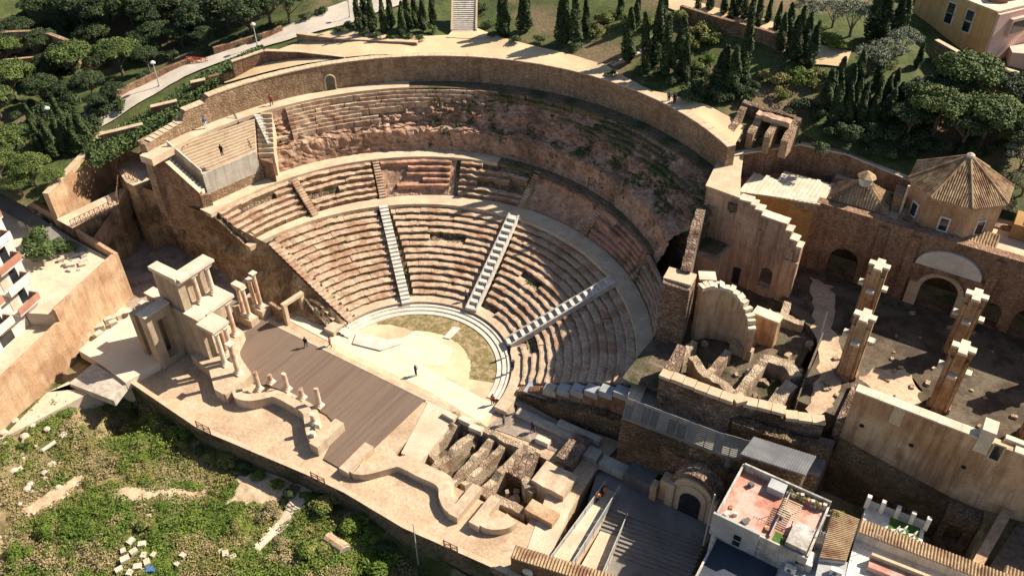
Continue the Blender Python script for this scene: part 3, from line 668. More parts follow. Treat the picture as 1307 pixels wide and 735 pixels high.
# broken columns on the curved stage wall (px base, height)
for (u,v,z,h,l) in ((331,497,.75,3.0,'pinkish broken column at the first curve of the stage wall'),(346,488,.75,1.3,'short column stump behind the pinkish column'),(367,497,.75,2.7,'tall broken column between two stumps on the stage wall'),(386,508,.75,1.6,'column stump on the straight stretch of the stage wall'),(408,518,.75,3.0,'tall broken column at the second curve of the stage wall'),(401,540,1.4,1.6,'column stump beside the jointed piers of the stage wall')):
    p=P(u,v,z); column(p.x,p.y,z,h,.32,l,broken=True)
for (u,v,s) in ((407,545,.55),(400,556,.5)):
    p=P(u,v,1.4); thing(MB().obox(p.x,p.y,s,s,1.38,1.38+s*1.3,.3),'stone_block','column_white','pale carved block standing on the stage wall','block','carved blocks on the stage wall')
# tall reconstructed corner of the stage building
tw=root('stage_tower',(-25,-14,0),'tall reconstructed corner of the stage building with two storeys of columns','stage building')
add(MB().box(-31.6,-21.8,-15.0,-13.8,0,7.9),'lower_wall','restored_back',tw)
add(MB().box(-28.9,-24.4,-14.7,-13.7,7.9,12.6),'upper_wall','restored_back',tw)
add(MB().box(-26.0,-25.2,-13.7,-10.2,7.9,12.2),'side_wall','restored_back',tw)
add(MB().box(-29.1,-24.2,-14.9,-13.5,12.6,13.15),'cornice','coping',tw)
add(MB().box(-25.4,-23.9,-14.8,-9.7,12.2,12.65),'entablature','column_white',tw)
add(MB().box(-25.6,-23.6,-14.6,-9.4,12.65,13.0),'cornice','coping',tw)
add(MB().box(-31.8,-28.9,-15.1,-13.6,7.9,8.05),'coping_stone','coping',tw)
add(MB().box(-24.3,-21.9,-15.1,-13.5,7.9,8.05),'coping_stone','coping',tw)
add(MB().box(-25.5,-22.3,-13.7,-9.4,7.0,7.5),'entablature','column_white',tw)
add(MB().box(-25.7,-22.0,-13.5,-9.1,7.5,7.95),'cornice','coping',tw)
add(MB().box(-21.6,-19.1,-15.2,-13.0,6.9,7.35),'entablature','column_white',tw)
add(MB().box(-21.8,-18.85,-15.4,-12.8,7.35,7.7),'cornice','coping',tw)
add(MB().box(-25.6,-24.6,-13.8,-9.4,0,7.0),'side_wall','restored_back',tw)
add(MB().prism([(-24.5,-15.8),(-20.4,-16.4),(-17.3,-18.3),(-15.8,-18.3),(-15.6,-13.9),(-19,-12.6),(-21,-11.2),(-22.2,-9.0),(-24.7,-8.8)],-.4,1.5),'podium','restored',tw)
add(MB().box(-24.0,-22.0,-13.9,-12.6,1.5,3.2),'pedestal','restored',tw)
for i,(x,y,z,h,mt_,l) in enumerate(((-21.0,-13.0,1.5,5.4,'column','inner tan column of the lower storey of the stage tower'),(-19.5,-14.6,1.5,5.4,'column_white','white column of the lower storey of the stage tower below the projecting cornice'),(-19.4,-13.3,1.5,5.4,'column','tan column behind the white column of the lower storey'),(-16.9,-14.8,1.5,5.0,'column','lone column without roof at the front of the stage tower podium'),(-22.7,-10.0,1.5,5.5,'column','column below the back corner of the lower cornice'),(-24.35,-12.4,7.95,4.25,'column','first column of the upper storey of the stage tower'),(-24.35,-10.3,7.95,4.25,'column_white','second column of the upper storey of the stage tower, beside the cornice end'))):
    column(x,y,z,h,.33,l,mt_,cap=True)
# gate wing of the stage building with tall opening
gw=root('gate_wing',(-27.2,-16.5,0),'plain tall brown wing wall with a tall dark opening behind the stage tower','wall')
add(MB().box(-28.2,-26.8,-18.6,-17.3,0,8.6),'pier','restored_back',gw)
add(MB().box(-28.2,-26.8,-15.9,-15.0,0,8.6),'pier','restored_back',gw)
add(MB().box(-28.2,-26.8,-17.3,-15.9,7.2,8.6),'lintel','restored_back',gw)
add(MB().box(-28.2,-26.8,-17.3,-15.9,0,1.0),'sill','restored_back',gw)
add(MB().box(-30.6,-29.6,-18.4,-15.2,0,7.6),'back_wall','restored_back',gw)
add(MB().box(-28.35,-26.65,-18.75,-14.98,8.6,8.72),'coping_stone','coping',gw)
# free standing pair of column groups at the left end of the stage
sc=root('column_plinth',(-24.3,-5,0),'stone plinth for the column pair at the stage end near the flank wall','plinth')
add(MB().box(-25.6,-23.2,-6.9,-5.6,-.1,1.2),'block','restored',sc); add(MB().box(-25.6,-23.4,-4.7,-3.2,-.1,1.2),'block','restored',sc); add(MB().box(-26.4,-25.6,-7.0,-3.4,-.1,2.6),'back_wall','restored_back',sc)
for (x,y,h,l) in ((-24.2,-6.2,4.9,'front tan column of the roofed group beside the flank wall'),(-25.1,-6.3,4.9,'rear tan column of the roofed group beside the flank wall'),(-24.4,-3.9,5.8,'tallest unroofed column next to the small portal'),(-25.2,-4.2,4.6,'slender column behind the tallest unroofed column')):
    column(x,y,1.2,h,.3,l,'column',cap=True)
thing(MB().box(-25.7,-23.9,-6.7,-5.8,6.1,6.5),'architrave','coping','short stone beam lying across the two roofed columns','beam')
thing(wallmesh([(-25.1,-5.2),(-25.1,-3.9)],.5,5.6,[5.7,5.75]),'architrave','coping_tan','broken stone beam spanning to the slender column','beam')
# portal frame beside the flank stair
pf=root('portal_frame',(-20,-3.4,0),'small pale stone portal frame between stage and flank stairway','portal')
q0=P(363,404,0); 
add(MB().obox(-19.9,-3.6,.55,.55,0,3.1),'jamb','coping_tan',pf)
add(wallmesh([(-20.2,-3.9),(-19.9,-.4)],-.6,3.1,3.55),'lintel','coping_tan',pf)
add(MB().obox(-19.7,-.7,.55,.55,0,3.1),'jamb','coping_tan',pf)
thing(wallmesh([(-23.4,-3.3),(-20.2,-3.6)],.4,-.1,[1.9,1.7]),'low_wall','wall_tan','low tan screen wall joining the portal frame to the column pair','wall')

# ------------------------------------------------------------------ left flank: rock faced wall and court
def loft(name,foot,top,mt,amp,nu=44,nv=14,kind='structure',label=None):
    def along(l,t):
        ds=[0]
        for a,b in zip(l,l[1:]): ds.append(ds[-1]+(Vector(b)-Vector(a)).length)
        d=t*ds[-1]
        for i in range(len(l)-1):
            if d<=ds[i+1]+1e-6: return Vector(l[i]).lerp(Vector(l[i+1]),(d-ds[i])/max(1e-6,ds[i+1]-ds[i]))
        return Vector(l[-1])
    rows=[]
    for j in range(nv+1):
        row=[]
        for i in range(nu+1):
            a=along(foot,i/nu); b=along(top,i/nu); p=a.lerp(b,j/nv); e=amp*math.sin(PI*(.12+.88*j/nv)) if j<nv else 0
            p=p+Vector((.3*e*fbm(p.x,p.y,p.z,.4),-e*fbm(p.x+5,p.y,p.z,.4),0)); row.append(tuple(p))
        rows.append(row)
    m=MB(); m.quadgrid(rows); return m
foot=[P(u,v,-.1) for u,v in ((172,292),(215,312),(260,334),(310,366),(360,396),(400,413),(447,428))]
top=[P(166,233,10.2),P(203,247,11.0),P(254,269,11.25),P(297,288,9.3),P(339,310,7.1),P(388,360,4.2),P(440,411,.8)]
struct(loft('flank_rock',foot,top,'rock_brown',.9),'flank_rock','rock_brown')
p1=P(88,291,8.4); p2=P(146,263,8.6); p3=P(168,234,10.2)
foot2=[P(146,343,-.1),P(158,318,-.1),P(172,292,-.1)]
struct(loft('court_rock',[P(140,350,-.1),P(158,318,-.1),P(172,292,-.1)],[P(118,305,7.4),P(146,265,8.4),P(168,234,10.2)],'rock_brown',.5),'court_rock','rock_red')
# court floor
m=MB(); m.quadgrid([[(x,y,-.02+.08*fbm(x,y,0,.5)) for x in [-56+i*1.0 for i in range(36)]] for y in [-13.0+j*1.0 for j in range(15)]]); struct(m,'court_floor','court')
# walkway with rusty railing in front of the tan wall
zW=8.6
wk=XY([(72,280),(150,243),(165,236),(150,262),(92,291)],zW); m=MB(); m.prism(wk,-1,zW-.06); struct(m,'court_rock','rock_brown'); m=MB(); m.prism(wk,zW-.05,zW); struct(m,'court_walkway','pale_path')
up=XY([(147,212),(188,192),(200,225),(172,238),(160,232)],11.0); m=MB(); m.prism(up,0,10.93); struct(m,'court_rock','rock_brown'); m=MB(); m.prism(up,10.94,11.0); struct(m,'upper_court_walk','pale_path')
tl=XY([(44,257),(142,197)],13.2); tb=XY([(74,279),(150,210)],zW)
lw=root('garden_wall',(tb[0][0],tb[0][1],zW-1),'large plain tan wall below the tree garden, slanting beside the walkway','wall')
add(wallmesh([tb[0],tb[1]],.8,zW-2,[12.6,14.2],0),'wall_body','wall_orange',lw); copings([tb[0],tb[1]],.8,[12.6,14.2],lw,'coping_tan',2.2,.1)
def railing(path,z,h,label,n,mt='rust',name='railing'):
    a,b=Vector((*path[0],z if not isinstance(z,tuple) else z[0])),Vector((*path[1],z if not isinstance(z,tuple) else z[1])); rt=root(name,tuple(a),label,'railing')
    for k in range(n+1):
        p=a.lerp(b,k/n); add(MB().tube(p,p+Vector((0,0,h)),.05,.05,5),'post',mt,rt)
        if k<n:
            q=a.lerp(b,(k+1)/n); add(MB().tube(p+Vector((0,0,.1)),q+Vector((0,0,h-.05)),.03,.03,4),'brace',mt,rt); add(MB().tube(q+Vector((0,0,.1)),p+Vector((0,0,h-.05)),.03,.03,4),'brace',mt,rt)
    add(MB().tube(a+Vector((0,0,h)),b+Vector((0,0,h)),.05,.05,5),'rail',mt,rt); add(MB().tube(a+Vector((0,0,.12)),b+Vector((0,0,.12)),.04,.04,5),'rail',mt,rt)
    return rt
railing(XY([(92,290),(146,264)],zW),zW,1.1,'rusty criss cross railing along the court walkway',9)
railing(XY([(150,258),(160,226)],zW+.2),(zW,zW+2.2),1.1,'rusty railing climbing the steps at the walkway end',5)
railing(XY([(160,226),(176,232)],11),11,1.2,'short rusty railing at the head of the steps',3)
# stand side wall, stair and modern stand
sw=root('stand_side_wall',(-41,-2,8),'tall brown brick side wall under the modern stand with sloping top','wall')
a=[(-43.6,-2.6),(-41.9,-2.5),(-36.2,-.6)]
add(wallmesh(a,.6,7.0,[20.3,20.0,13.6]),'wall_body','wall_brick',sw); copings(a,.6,[20.3,20.0,13.6],sw,'coping_tan',.9,.1)
add(wallmesh([(-36.2,-.6),(-35.6,.6)],.5,8,[13.2,13.0]),'end_return','wall_tan',sw)
add(wallmesh([(-43.6,3.2),(-43.6,-2.6)],.9,9,[20.6,20.4]),'corner_wall','wall_tan',sw)
st=root('stand_stair',(-38,0,12),'narrow stair sunk between side wall and modern stand','stairs')
for i in range(16):
    t=i/16; x=-41.6+5.2*t; y=-1.7+1.9*t; add(MB().obox(x,y,.45,1.3,9,19.4-6.2*t,math.atan2(1.9,5.2)),'step','step_white',st)
stand=root('modern_stand',(-38,5,11),'modern stand of broad pale steps with a grey concrete front','seating')
fr0=P(258,225,15.3); fr1=P(326,196,15.3); bk0=P(214,187,19.5); bk1=P(324,149,19.5)
NS=6
for i in range(NS):
    t0=i/NS; t1=(i+1)/NS; z=15.3+i*(19.5-15.3)/NS
    q=[fr0.lerp(bk0,t0),fr1.lerp(bk1,t0),fr1.lerp(bk1,t1+.02),fr0.lerp(bk0,t1+.02)]
    add(MB().prism([tuple(p[:2]) for p in q],10,z),'tier','restored',stand)
    # thinner seat riser on each tier
    q=[fr0.lerp(bk0,t0+.09),fr1.lerp(bk1,t0+.09),fr1.lerp(bk1,t1+.01),fr0.lerp(bk0,t1+.01)]
    add(MB().prism([tuple(p[:2]) for p in q],z-.1,z+.34),'seat_tier','coping_tan',stand)
f0=fr0+Vector((.35,-.1,0)); f1=fr1+Vector((.35,-.1,0))
add(wallmesh([tuple(f0[:2]),tuple(f1[:2])],.3,12.4,[15.75,15.75]),'front_panel','concrete',stand)
add(wallmesh([tuple(bk0[:2]),tuple(fr0[:2])],.25,10,[20.3,16.2]),'side_parapet','concrete',stand)
add(wallmesh([tuple((fr0+Vector((.5,0,0)))[:2]),tuple((fr1+Vector((.5,.3,0)))[:2])],.8,10.5,[12.6,12.6]),'brick_base','wall_tan',stand)
# broad steps right of the stand and glass balustrade
bs=root('broad_steps',(-36,11,11),'broad tan steps descending beside the modern stand','stairs')
g0=P(330,147,19.5); g1=P(332,198,15.0)
for i in range(9):
    t=i/9; c=g0.lerp(g1,t+.05); d=(g1-g0); a_=math.atan2(d.y,d.x); L=Vector((d.x,d.y)).length/9
    add(MB().obox(c.x+.2,c.y+.9,L*1.02,2.2,11,19.5-t*5.2,a_),'step','coping_tan',bs)
add(MB().prism(XY([(327,217),(330,198),(349,206),(352,226)],12.0),10.5,14.2),'brick_base','wall_brick',bs)
s2=root('narrow_steps',(-34,14,12),'narrow worn steps between the broad steps and the upper rows','stairs')
h0=P(328,146,19.5); h1=P(345,182,16.0)
for i in range(10):
    c=h0.lerp(h1,(i+.5)/10); d=h1-h0; add(MB().obox(c.x,c.y,.55,1.0,13,19.5-3.6*i/10,math.atan2(d.y,d.x)),'step','step_white',s2)
# stair handrail
hr=root('handrail',tuple(P(299,148,19.5)),'dark steel handrail running down the modern stand','handrail')
ha=P(299,149,19.5); hb=P(322,194,15.4)
add(MB().tube(ha+Vector((0,0,1)),hb+Vector((0,0,1.1)),.06,.06,5),'rail','dark_metal',hr)
add(MB().tube(ha+Vector((0,0,.55)),hb+Vector((0,0,.6)),.04,.04,5),'rail','dark_metal',hr)
for k in range(7): p=ha.lerp(hb,k/6); add(MB().tube(p-Vector((0,0,.4)),p+Vector((0,0,1.05)),.05,.05,5),'post','dark_metal',hr)
# tunnel mouth
tn=root('tunnel_mouth',tuple(P(358,213,11.2)),'dark arched tunnel mouth opening onto the upper walkway','tunnel')
c=P(356,211,11.25); th=math.atan2(c.y-OC[1],c.x-OC[0]); o=Vector((math.cos(th),math.sin(th),0)); s=Vector((-o.y,o.x,0))
pr=[(-.9,0),(-.9,2.2)]+[(-.9*math.cos(t),2.2+.9*math.sin(t)) for t in [PI*k/8 for k in range(1,8)]]+[(.9,2.2),(.9,0)]
m=MB(); m.quadgrid([[c+s*x+Vector((0,0,z))+o*d for x,z in pr] for d in (-.4,6)]); m.face([c+s*x+Vector((0,0,z))+o*6 for x,z in pr]); add(m,'vault','wall_rubble',tn)
for sg in (-1,1):
    q=c+s*(sg*1.5)-o*.3; add(MB().obox(q.x+o.x*2,q.y+o.y*2,4.6,1.2,11,15.4,th),'side_wall','wall_rubble',tn)
m=MB(); A=[];B=[]
for x,z in pr[1:-1]:
    A.append(c+s*x+Vector((0,0,z))-o*.45); B.append(c+s*(x*1.9)+Vector((0,0,max(z*1.12,2.2)+ (.5 if abs(x)<.5 else .2)))-o*.45)
m.quadgrid([A,B]); add(m,'arch_face','wall_rubble',tn)
q=c+o*2.2; add(MB().obox(q.x,q.y,5,4.2,14.6,15.6,th),'roof','seat',tn)
# ------------------------------------------------------------------ right flank
fl=root('right_flank_wall',(22,2,0),'brown rubble flank wall in shade under the right end of the seats','wall')
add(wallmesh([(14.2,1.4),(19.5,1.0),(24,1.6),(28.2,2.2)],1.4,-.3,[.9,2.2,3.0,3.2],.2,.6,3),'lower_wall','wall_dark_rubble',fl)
pe=SBA[4]
e0=[];e1=[]
for q in range(9):
    t=q/8; th=pe[0]*(1-t)+pe[1]*t-.035; r=ORB.rad(th)*(1-t)+PRI.rad(th)*t; e0.append((OC[0]+r*math.cos(th),OC[1]+r*math.sin(th))); e1.append(Z0+(6.7-Z0)*t)
add(wallmesh(e0,.9,-.3,e1,.12,.5,8),'upper_wall','wall_brick',fl)
for i in range(1,8):
    if i in (1,): continue
    a=Vector(e0[i]); b=Vector(e0[i+1]); d=b-a; c=(a+b)/2; add(MB().obox(c.x-.1,c.y+.45,d.length*.94,1.3,e1[i]-.3,(e1[i]+e1[i+1])/2+.22,math.atan2(d.y,d.x)),'glass_cover','glass_roof' if i!=2 else 'concrete',fl)
gp=P(694,500,1.6); thing(MB().obox(gp.x,gp.y,4.6,2.0,1.5,1.62,.1),'glass_cover','glass_roof','flat pale blue cover slab at the foot of the right seats','cover')
# shaded forecourt steps and slabs right of the orchestra
for (x,y,lx,ly,z,l) in ((19.6,-.6,9,1.0,.55,'long low grey stone bench along the shaded forecourt'),(23.0,.2,5.5,.8,1.0,'upper grey stone bench against the flank wall'),(25.0,-1.6,3.2,1.6,.6,'flat grey block at the forecourt edge'),(28.6,-1.9,3.0,1.4,.8,'grey slab beside the dark passage')):
    thing(MB().obox(x,y,lx,ly,-.3,z,.02),'stone_bench','concrete',l,'bench')
m=MB(); m.prism([(13.2,-4.3),(24.2,-3.0),(24.2,-.2),(14.0,1.2)],-.4,.01); struct(m,'forecourt','court')
# dark upper walk at the right end of the ring walk
m=MB(); m.prism([(25.6,11.5),(28.6,13.2),(31.2,6.5),(31.4,4.0),(46,8.0),(48.6,8.6),(48.6,3.4),(40,.5),(28.3,-.4),(27.6,3.0),(27.0,7.0)],-.5,6.95); struct(m,'terrace_walk','street')
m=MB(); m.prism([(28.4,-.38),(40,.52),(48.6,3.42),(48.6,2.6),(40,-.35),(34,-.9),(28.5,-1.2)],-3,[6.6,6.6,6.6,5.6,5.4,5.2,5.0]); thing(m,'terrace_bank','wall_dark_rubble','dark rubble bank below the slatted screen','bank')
# slatted screen panels
sp=root('slatted_screen',(36,0,7),'long run of slatted metal screens edging the dark terrace walk','screen')
pth=[(28.4,-.35),(33.2,-.05),(38.4,.3),(42.4,1.1)]
seg=[]
for a,b in zip(pth,pth[1:]):
    n=5
    for k in range(n): seg.append((Vector(a).lerp(Vector(b),k/n),Vector(a).lerp(Vector(b),(k+1)/n)))
for k,(a,b) in enumerate(seg):
    m=MB(); dark=k%3==1; ns=11
    d=(b-a).normalized(); nn=Vector((-d.y,d.x))
    A3=lambda t,z:(a.x+(b.x-a.x)*t+nn.x*(z-7)*.45,a.y+(b.y-a.y)*t+nn.y*(z-7)*.45,z)
    for q in range(ns):
        if dark: t=(q+.5)/ns; m.tube(A3(t,7.0),A3(t,9.0),.045,.045,4)
        else: z=7.05+1.95*q/(ns-1); m.tube(A3(.02,z),A3(.98,z),.045,.045,4)
    pn=add(m,'slat_panel','screen_grey',sp,kind='stuff'); m=MB(); m.tube(A3(0,7.0),A3(0,9.05),.06,.05,5); add(m,'post','screen_grey',sp)
sh=root('shed_roof',(44.5,3,7),'grey ribbed sheet roof of a low shed against the rubble wall','roof')
rp=XY([(962,557),(1042,582),(1028,606),(945,579)],9.2); add(MB().prism(rp,9.0,9.2),'roof_sheet','sheet_grey',sh); 
rc=sum((Vector(p) for p in rp),Vector((0,0)))/4; add(MB().prism([tuple(rc+(Vector(p)-rc)*.93) for p in rp],5.5,9.0),'shed_body','wall_dark_rubble',sh)
a,b,c_,d_=[Vector(p) for p in rp]
for k in range(24):
    t=(k+.5)/24; p=a.lerp(b,t); q=d_.lerp(c_,t); add(MB().tube((p.x,p.y,9.22),(q.x,q.y,9.22),.05,.05,4),'rib','sheet_grey',sh)
# long rubble wall holding the church ruins
lw=root('ruin_retaining_wall',(39,5,5),'long brown rubble wall with pale ragged top below the ruined chapel rooms','wall')
LP=[(30.6,3.1),(34.5,3.3),(38.6,3.6),(39.4,4.6),(43.5,5.6),(47.2,7.2)]
add(wallmesh(LP,1.0,5.5,[11.4,11.3,11.2,10.6,10.0,9.4],.22,.6,5),'wall_body','wall_rubble',lw)
add(wallmesh([(30.6,4.1),(30.2,8.5)],-1.0,5.5,[11.4,11.6],.2,.6,6),'wall_return','wall_rubble',lw)
for i in range(len(LP)-1):
    a=Vector(LP[i]); b=Vector(LP[i+1]); n=max(1,int((b-a).length/1.2)); zz=[11.45,11.35,11.2,10.7,10.1][i]
    for k in range(n):
        c=a.lerp(b,(k+.5)/n); d=b-a; add(MB().obox(c.x-.1,c.y+.5,d.length/n*.95,1.2,zz-.3,zz+.14+rnd.uniform(-.06,.06)-(.1*k if i==4 else 0),math.atan2(d.y,d.x)+rnd.uniform(-.05,.05)),'capping_stone','coping_tan',lw)
bw2=thing(wallmesh([(38.8,4.4),(43.4,5.3),(48.4,6.9)],-1.3,5.5,[9.3,8.6,8.0],.3,.6,17),'sloping_wall','wall_dark_rubble','weedy sloping rubble wall footing below the ruin wall','wall')
# ruin rooms behind the wall
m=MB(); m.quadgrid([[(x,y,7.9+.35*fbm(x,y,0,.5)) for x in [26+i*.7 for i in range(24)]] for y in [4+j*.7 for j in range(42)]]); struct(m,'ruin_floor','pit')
rr=root('ruined_rooms',(36,12,8),'low ragged rubble walls of excavated rooms beside the curved chapel wall','ruins')
for i,(pth,t,z) in enumerate((([(31.6,8.6),(33.6,6.9),(36,6.3),(38.4,5.5)],1.0,10.3),([(34.6,7.0),(35.0,10.4),(35.2,12.6)],.8,9.6),([(38.6,6.0),(38.9,9.8),(39.3,13.0)],.9,9.9),([(38.8,12.6),(40.8,13.2),(42.2,11.8)],1.3,10.0),([(42.6,6.4),(42.8,9.2),(43.2,11.0)],1.4,9.9),([(31.0,9.0),(31.4,12.0)],.8,9.6),([(36.2,21.5),(40.4,22.0)],1.0,9.2),([(38.4,22.0),(38.0,25.0)],.9,9.3),([(34.4,14.2),(37.0,14.0)],.9,9.4))):
    add(wallmesh(pth,t,7.2,z,.3,.5,i*7),'rubble_wall','pale_rubble',rr)
for k in range(46):
    x=rnd.uniform(31.5,42.5); y=rnd.uniform(7.5,24); s=rnd.uniform(.25,.6); add(MB().obox(x,y,s*1.6,s,7.6,8.2+s*.5,rnd.uniform(0,3)),'fallen_stone','pale_rubble',rr)
fp=thing(wallmesh([(43.9,8.6),(43.4,14),(43.0,20.5)],.12,8,10.4),'plank_fence','bark','long brown plank fence beside the ruined rooms','fence')
add(MB().tube((42.6,21.5,9),(42.6,21.5,12.6),.09,.09,6),'x','slat').name='tmp'
o=bpy.data.objects['tmp']; o.name='thin_pole'; o['label']='thin pale pole at the end of the plank fence'; o['category']='pole'
# curved apse wall, brick pier, block
ap=root('apse_wall',(33,13,8),'curved tan plastered chapel apse wall with pale ragged top','wall')
cx,cy=P(905,462,8).x,P(905,462,8).y
pts=[]
for k in range(15):
    a=R(152-k*9.0); pts.append((cx+3.4*math.cos(a),cy+1.0+3.3*math.sin(a)))
zs=[15.6-.02*k for k in range(6)]+[15.3,15.0,14.7,14.4,14.0,13.5,13.1,12.6,12.2]
# path clockwise: the inner face looks at the camera
add(wallmesh(pts,.7,7.4,zs),'wall_body','wall_plaster',ap)
for k in range(14):
    a=Vector(pts[k]);b=Vector(pts[k+1]); d=b-a; nn=Vector((-d.y,d.x)).normalized(); c=(a+b)/2+nn*.35; add(wallmesh([tuple(a+nn*-.1),tuple(b+nn*-.1)],.95+rnd.uniform(-.15,.15),zs[k]-.3,[zs[k]+rnd.uniform(.0,.3),zs[k]+rnd.uniform(.0,.25)],.12,.3,k*3.3),'coping_stone','coping',ap)
bp=P(857,432,8); thing(wallmesh([(bp.x-1.6,bp.y-1.1),(bp.x+1.5,bp.y-.7)],2.6,6.5,[16.4,16.2],.25,.6,4),'brick_pier','wall_rubble','tall square rubble pier with flat tan top at the ring walk','pier')
q=P(862,357,16.4); 
for i,(u,v,z,lx,ly,l) in enumerate(((868,352,16.6,3.2,2.2,'flat tan cap slab on the tall rubble pier'),)):
    p=P(u,v,z); thing(MB().obox(p.x,p.y,lx,ly,z-.45,z,.12),'cap_slab','coping_tan',l,'slab')
for (u,v,z,s,l) in ((903,352,14.6,1.7,'pale broken block on the link wall by the pier'),(914,364,14.2,1.5,'second pale broken block above the curved apse')):
    p=P(u,v,z); rt=thing(wallmesh([(p.x-s*.5,p.y-s*.5),(p.x+s*.5,p.y-s*.4)],s*.8,7.5,[z-.1,z-.3],.2,.5,u),'wall_stub','wall_rubble',l,'wall')
    thing(MB().obox(p.x,p.y,s*1.15,s*.95,z-.25,z+.05,.5),'cap_slab','coping','pale ragged cap stone '+('nearest the rubble pier' if u==903 else 'over the apse end'),'slab')
rm=root('rubble_mass',(22,30,6),'brown ragged rubble mass between the upper rock and the pink corner block','ruins')
add(wallmesh([(19.4,27.2),(22,26.2),(25.0,25.0)],2.6,5,[14.6,15.6,16.4],.5,.5,71),'front_rubble','wall_rubble',rm)
add(wallmesh([(18.2,30.0),(21.5,28.6),(25.0,27.4)],6.0,5,[16.4,17.4,18.6],.5,.5,72),'upper_rubble','wall_rubble',rm)
thing(wallmesh([(24.6,24.5),(25.6,20.5),(26.4,17.5),(27.3,14.2)],1.1,6.0,[18.6,18.2,17.6,16.8],.5,.6,33),'shadow_caster_wall','wall_rubble','ragged dark rubble wall added tall between the rubble pier and the pink corner block to shade the seats','wall')  # added and heightened so its shadow falls on the right seats
bk=P(971,436,8); bl=root('wall_block',(bk.x,bk.y,8),'free standing tan wall stump with pale cap in the ruined rooms','ruins')
add(MB().obox(bk.x,bk.y+.4,3.0,1.3,7.4,11.7,-.05),'block','wall_plaster',bl); add(MB().obox(bk.x,bk.y+.4,3.2,1.5,11.7,11.95,-.05),'cap','coping',bl)
# ------------------------------------------------------------------ church ruin
def arch_wall(m,x0,x1,y,th,z0,z1,ops):
    """wall in the xz plane, front at y, body to y+th; ops: (xc, half width, spring, sill)"""
    ops=sorted(ops); x=x0
    def bx(a,b,c,d): m.box(a,b,y,y+th,c,d)
    for xc,hw,sp,si in ops:
        bx(x,xc-hw,z0,z1)
        if si>z0+.01: bx(xc-hw,xc+hw,z0,si)
        n=12; A=[];B=[];A2=[];B2=[]
        for k in range(n+1):
            t=PI-PI*k/n; px=xc+hw*math.cos(t); pz=sp+hw*math.sin(t); A.append((px,y,pz));B.append((px,y,z1));A2.append((px,y+th,pz));B2.append((px,y+th,z1))
        m.quadgrid([A,B]); m.quadgrid([B2,A2]); m.quadgrid([A2,A]); m.quadgrid([B,B2])
        x=xc+hw
    bx(x,x1,z0,z1); return m
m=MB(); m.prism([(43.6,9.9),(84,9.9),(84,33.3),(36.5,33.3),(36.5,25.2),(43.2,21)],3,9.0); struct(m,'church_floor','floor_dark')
ch=root('church_wall',(48,33.6,9),'long brown rubble church wall with round dark arches and a pale tympanum','church')
add(arch_wall(MB(),36.4,84,33.5,1.3,8.8,18.6,[(41.2,1.75,11.6,9),(52.4,2.0,11.6,9),(58.2,1.1,11.2,9),(62.3,1.7,11.4,9),(69,1.7,11.4,9)]),'wall_body','wall_brick',ch)
add(MB().box(45.4,46.3,33.1,33.6,9,10.8),'niche_block','glass_shade_dark',ch)
add(MB().box(36.4,84,39.5,40.5,8,18.5),'rear_wall','wall_brick',ch)
# portal surround
sr=MB()
for k in range(16):
    t0=PI*k/16; t1=PI*(k+1)/16
    sr.prism([(52.4+2.05*math.cos(t),33.2) for t in (t0,)]+[(52.4+2.05*math.cos(t1),33.2),(52.4+2.05*math.cos(t1),33.49),(52.4+2.05*math.cos(t0),33.49)],11.6,11.7) if False else None
    a=(52.4+2.35*math.cos(t0),33.36,11.6+2.35*math.sin(t0)); b=(52.4+2.35*math.cos(t1),33.36,11.6+2.35*math.sin(t1)); sr.tube(a,b,.32,.32,6)
add(sr,'portal_arch','coping_tan',ch)
for s in (-1,1): add(MB().box(52.4+s*2.7-.65,52.4+s*2.7+.65,33.0,33.5,9,12.2),'portal_pilaster','coping_tan',ch)
add(MB().box(48.6,56.4,32.9,33.49,14.3,14.7),'tympanum_ledge','wall_brick',ch)
ty=MB(); A=[];B=[]
for k in range(15):
    t=PI*k/14; A.append((52.5+3.6*math.cos(t),33.1,14.7)); B.append((52.5+3.6*math.cos(t),33.1,14.7+2.6*math.sin(t)))
ty.quadgrid([A,B]); ty.quadgrid([B,[(x,33.48,z) for x,y,z in B]]); add(ty,'tympanum','marble',ch)
for x in (44.6,48.2,57.0): add(MB().box(x-.5,x+.5,33.1,33.49,9,18.0),'pilaster','wall_brick',ch)
# roofs behind
m=MB(); m.prism([(36.4,34.8),(84,34.8),(84,42),(36.4,42)],17.9,18.3); struct(m,'church_roof_terrace','pale_path')
# ochre wall and plank roof
ow=root('ochre_wall',(31.5,32,12),'bright ochre wall with pale coping behind the stepped pink wall','wall')
add(wallmesh([(27.0,30.7),(36.39,33.6)],.6,9,[18.4,18.4]),'wall_body','ochre',ow); copings([(27.0,30.7),(36.39,33.6)],.6,18.4,ow,'coping',1.4,.14)
rfp=[(26.5,31.6),(36.4,34.4),(36.4,40.8),(31,41),(25,35)]
m=MB(); m.prism(rfp,10,17.4); struct(m,'rear_terrace','tile_red')
rw_=root('white_roof',(32,36,17),'ragged white plank roof in the terrace behind the ochre wall','roof')
WR=XY([(943,244),(956,219),(990,226),(992,216),(1060,233),(1046,262)],18.5)
for k in range(18):
    t0=k/18; xa=WR[0][0]+(WR[5][0]-WR[0][0])*t0; xb=WR[0][0]+(WR[5][0]-WR[0][0])*(t0+1/18); ya=WR[0][1]+(WR[5][1]-WR[0][1])*t0
    yt=(WR[1][1] if k<6 else WR[3][1])+(.8*nz(k*.9,1))
    add(MB().box(xa+.02,xb-.02,ya+.25,yt,18.3+.03*rnd.random(),18.5+.05*rnd.random()),'plank','coping',rw_)
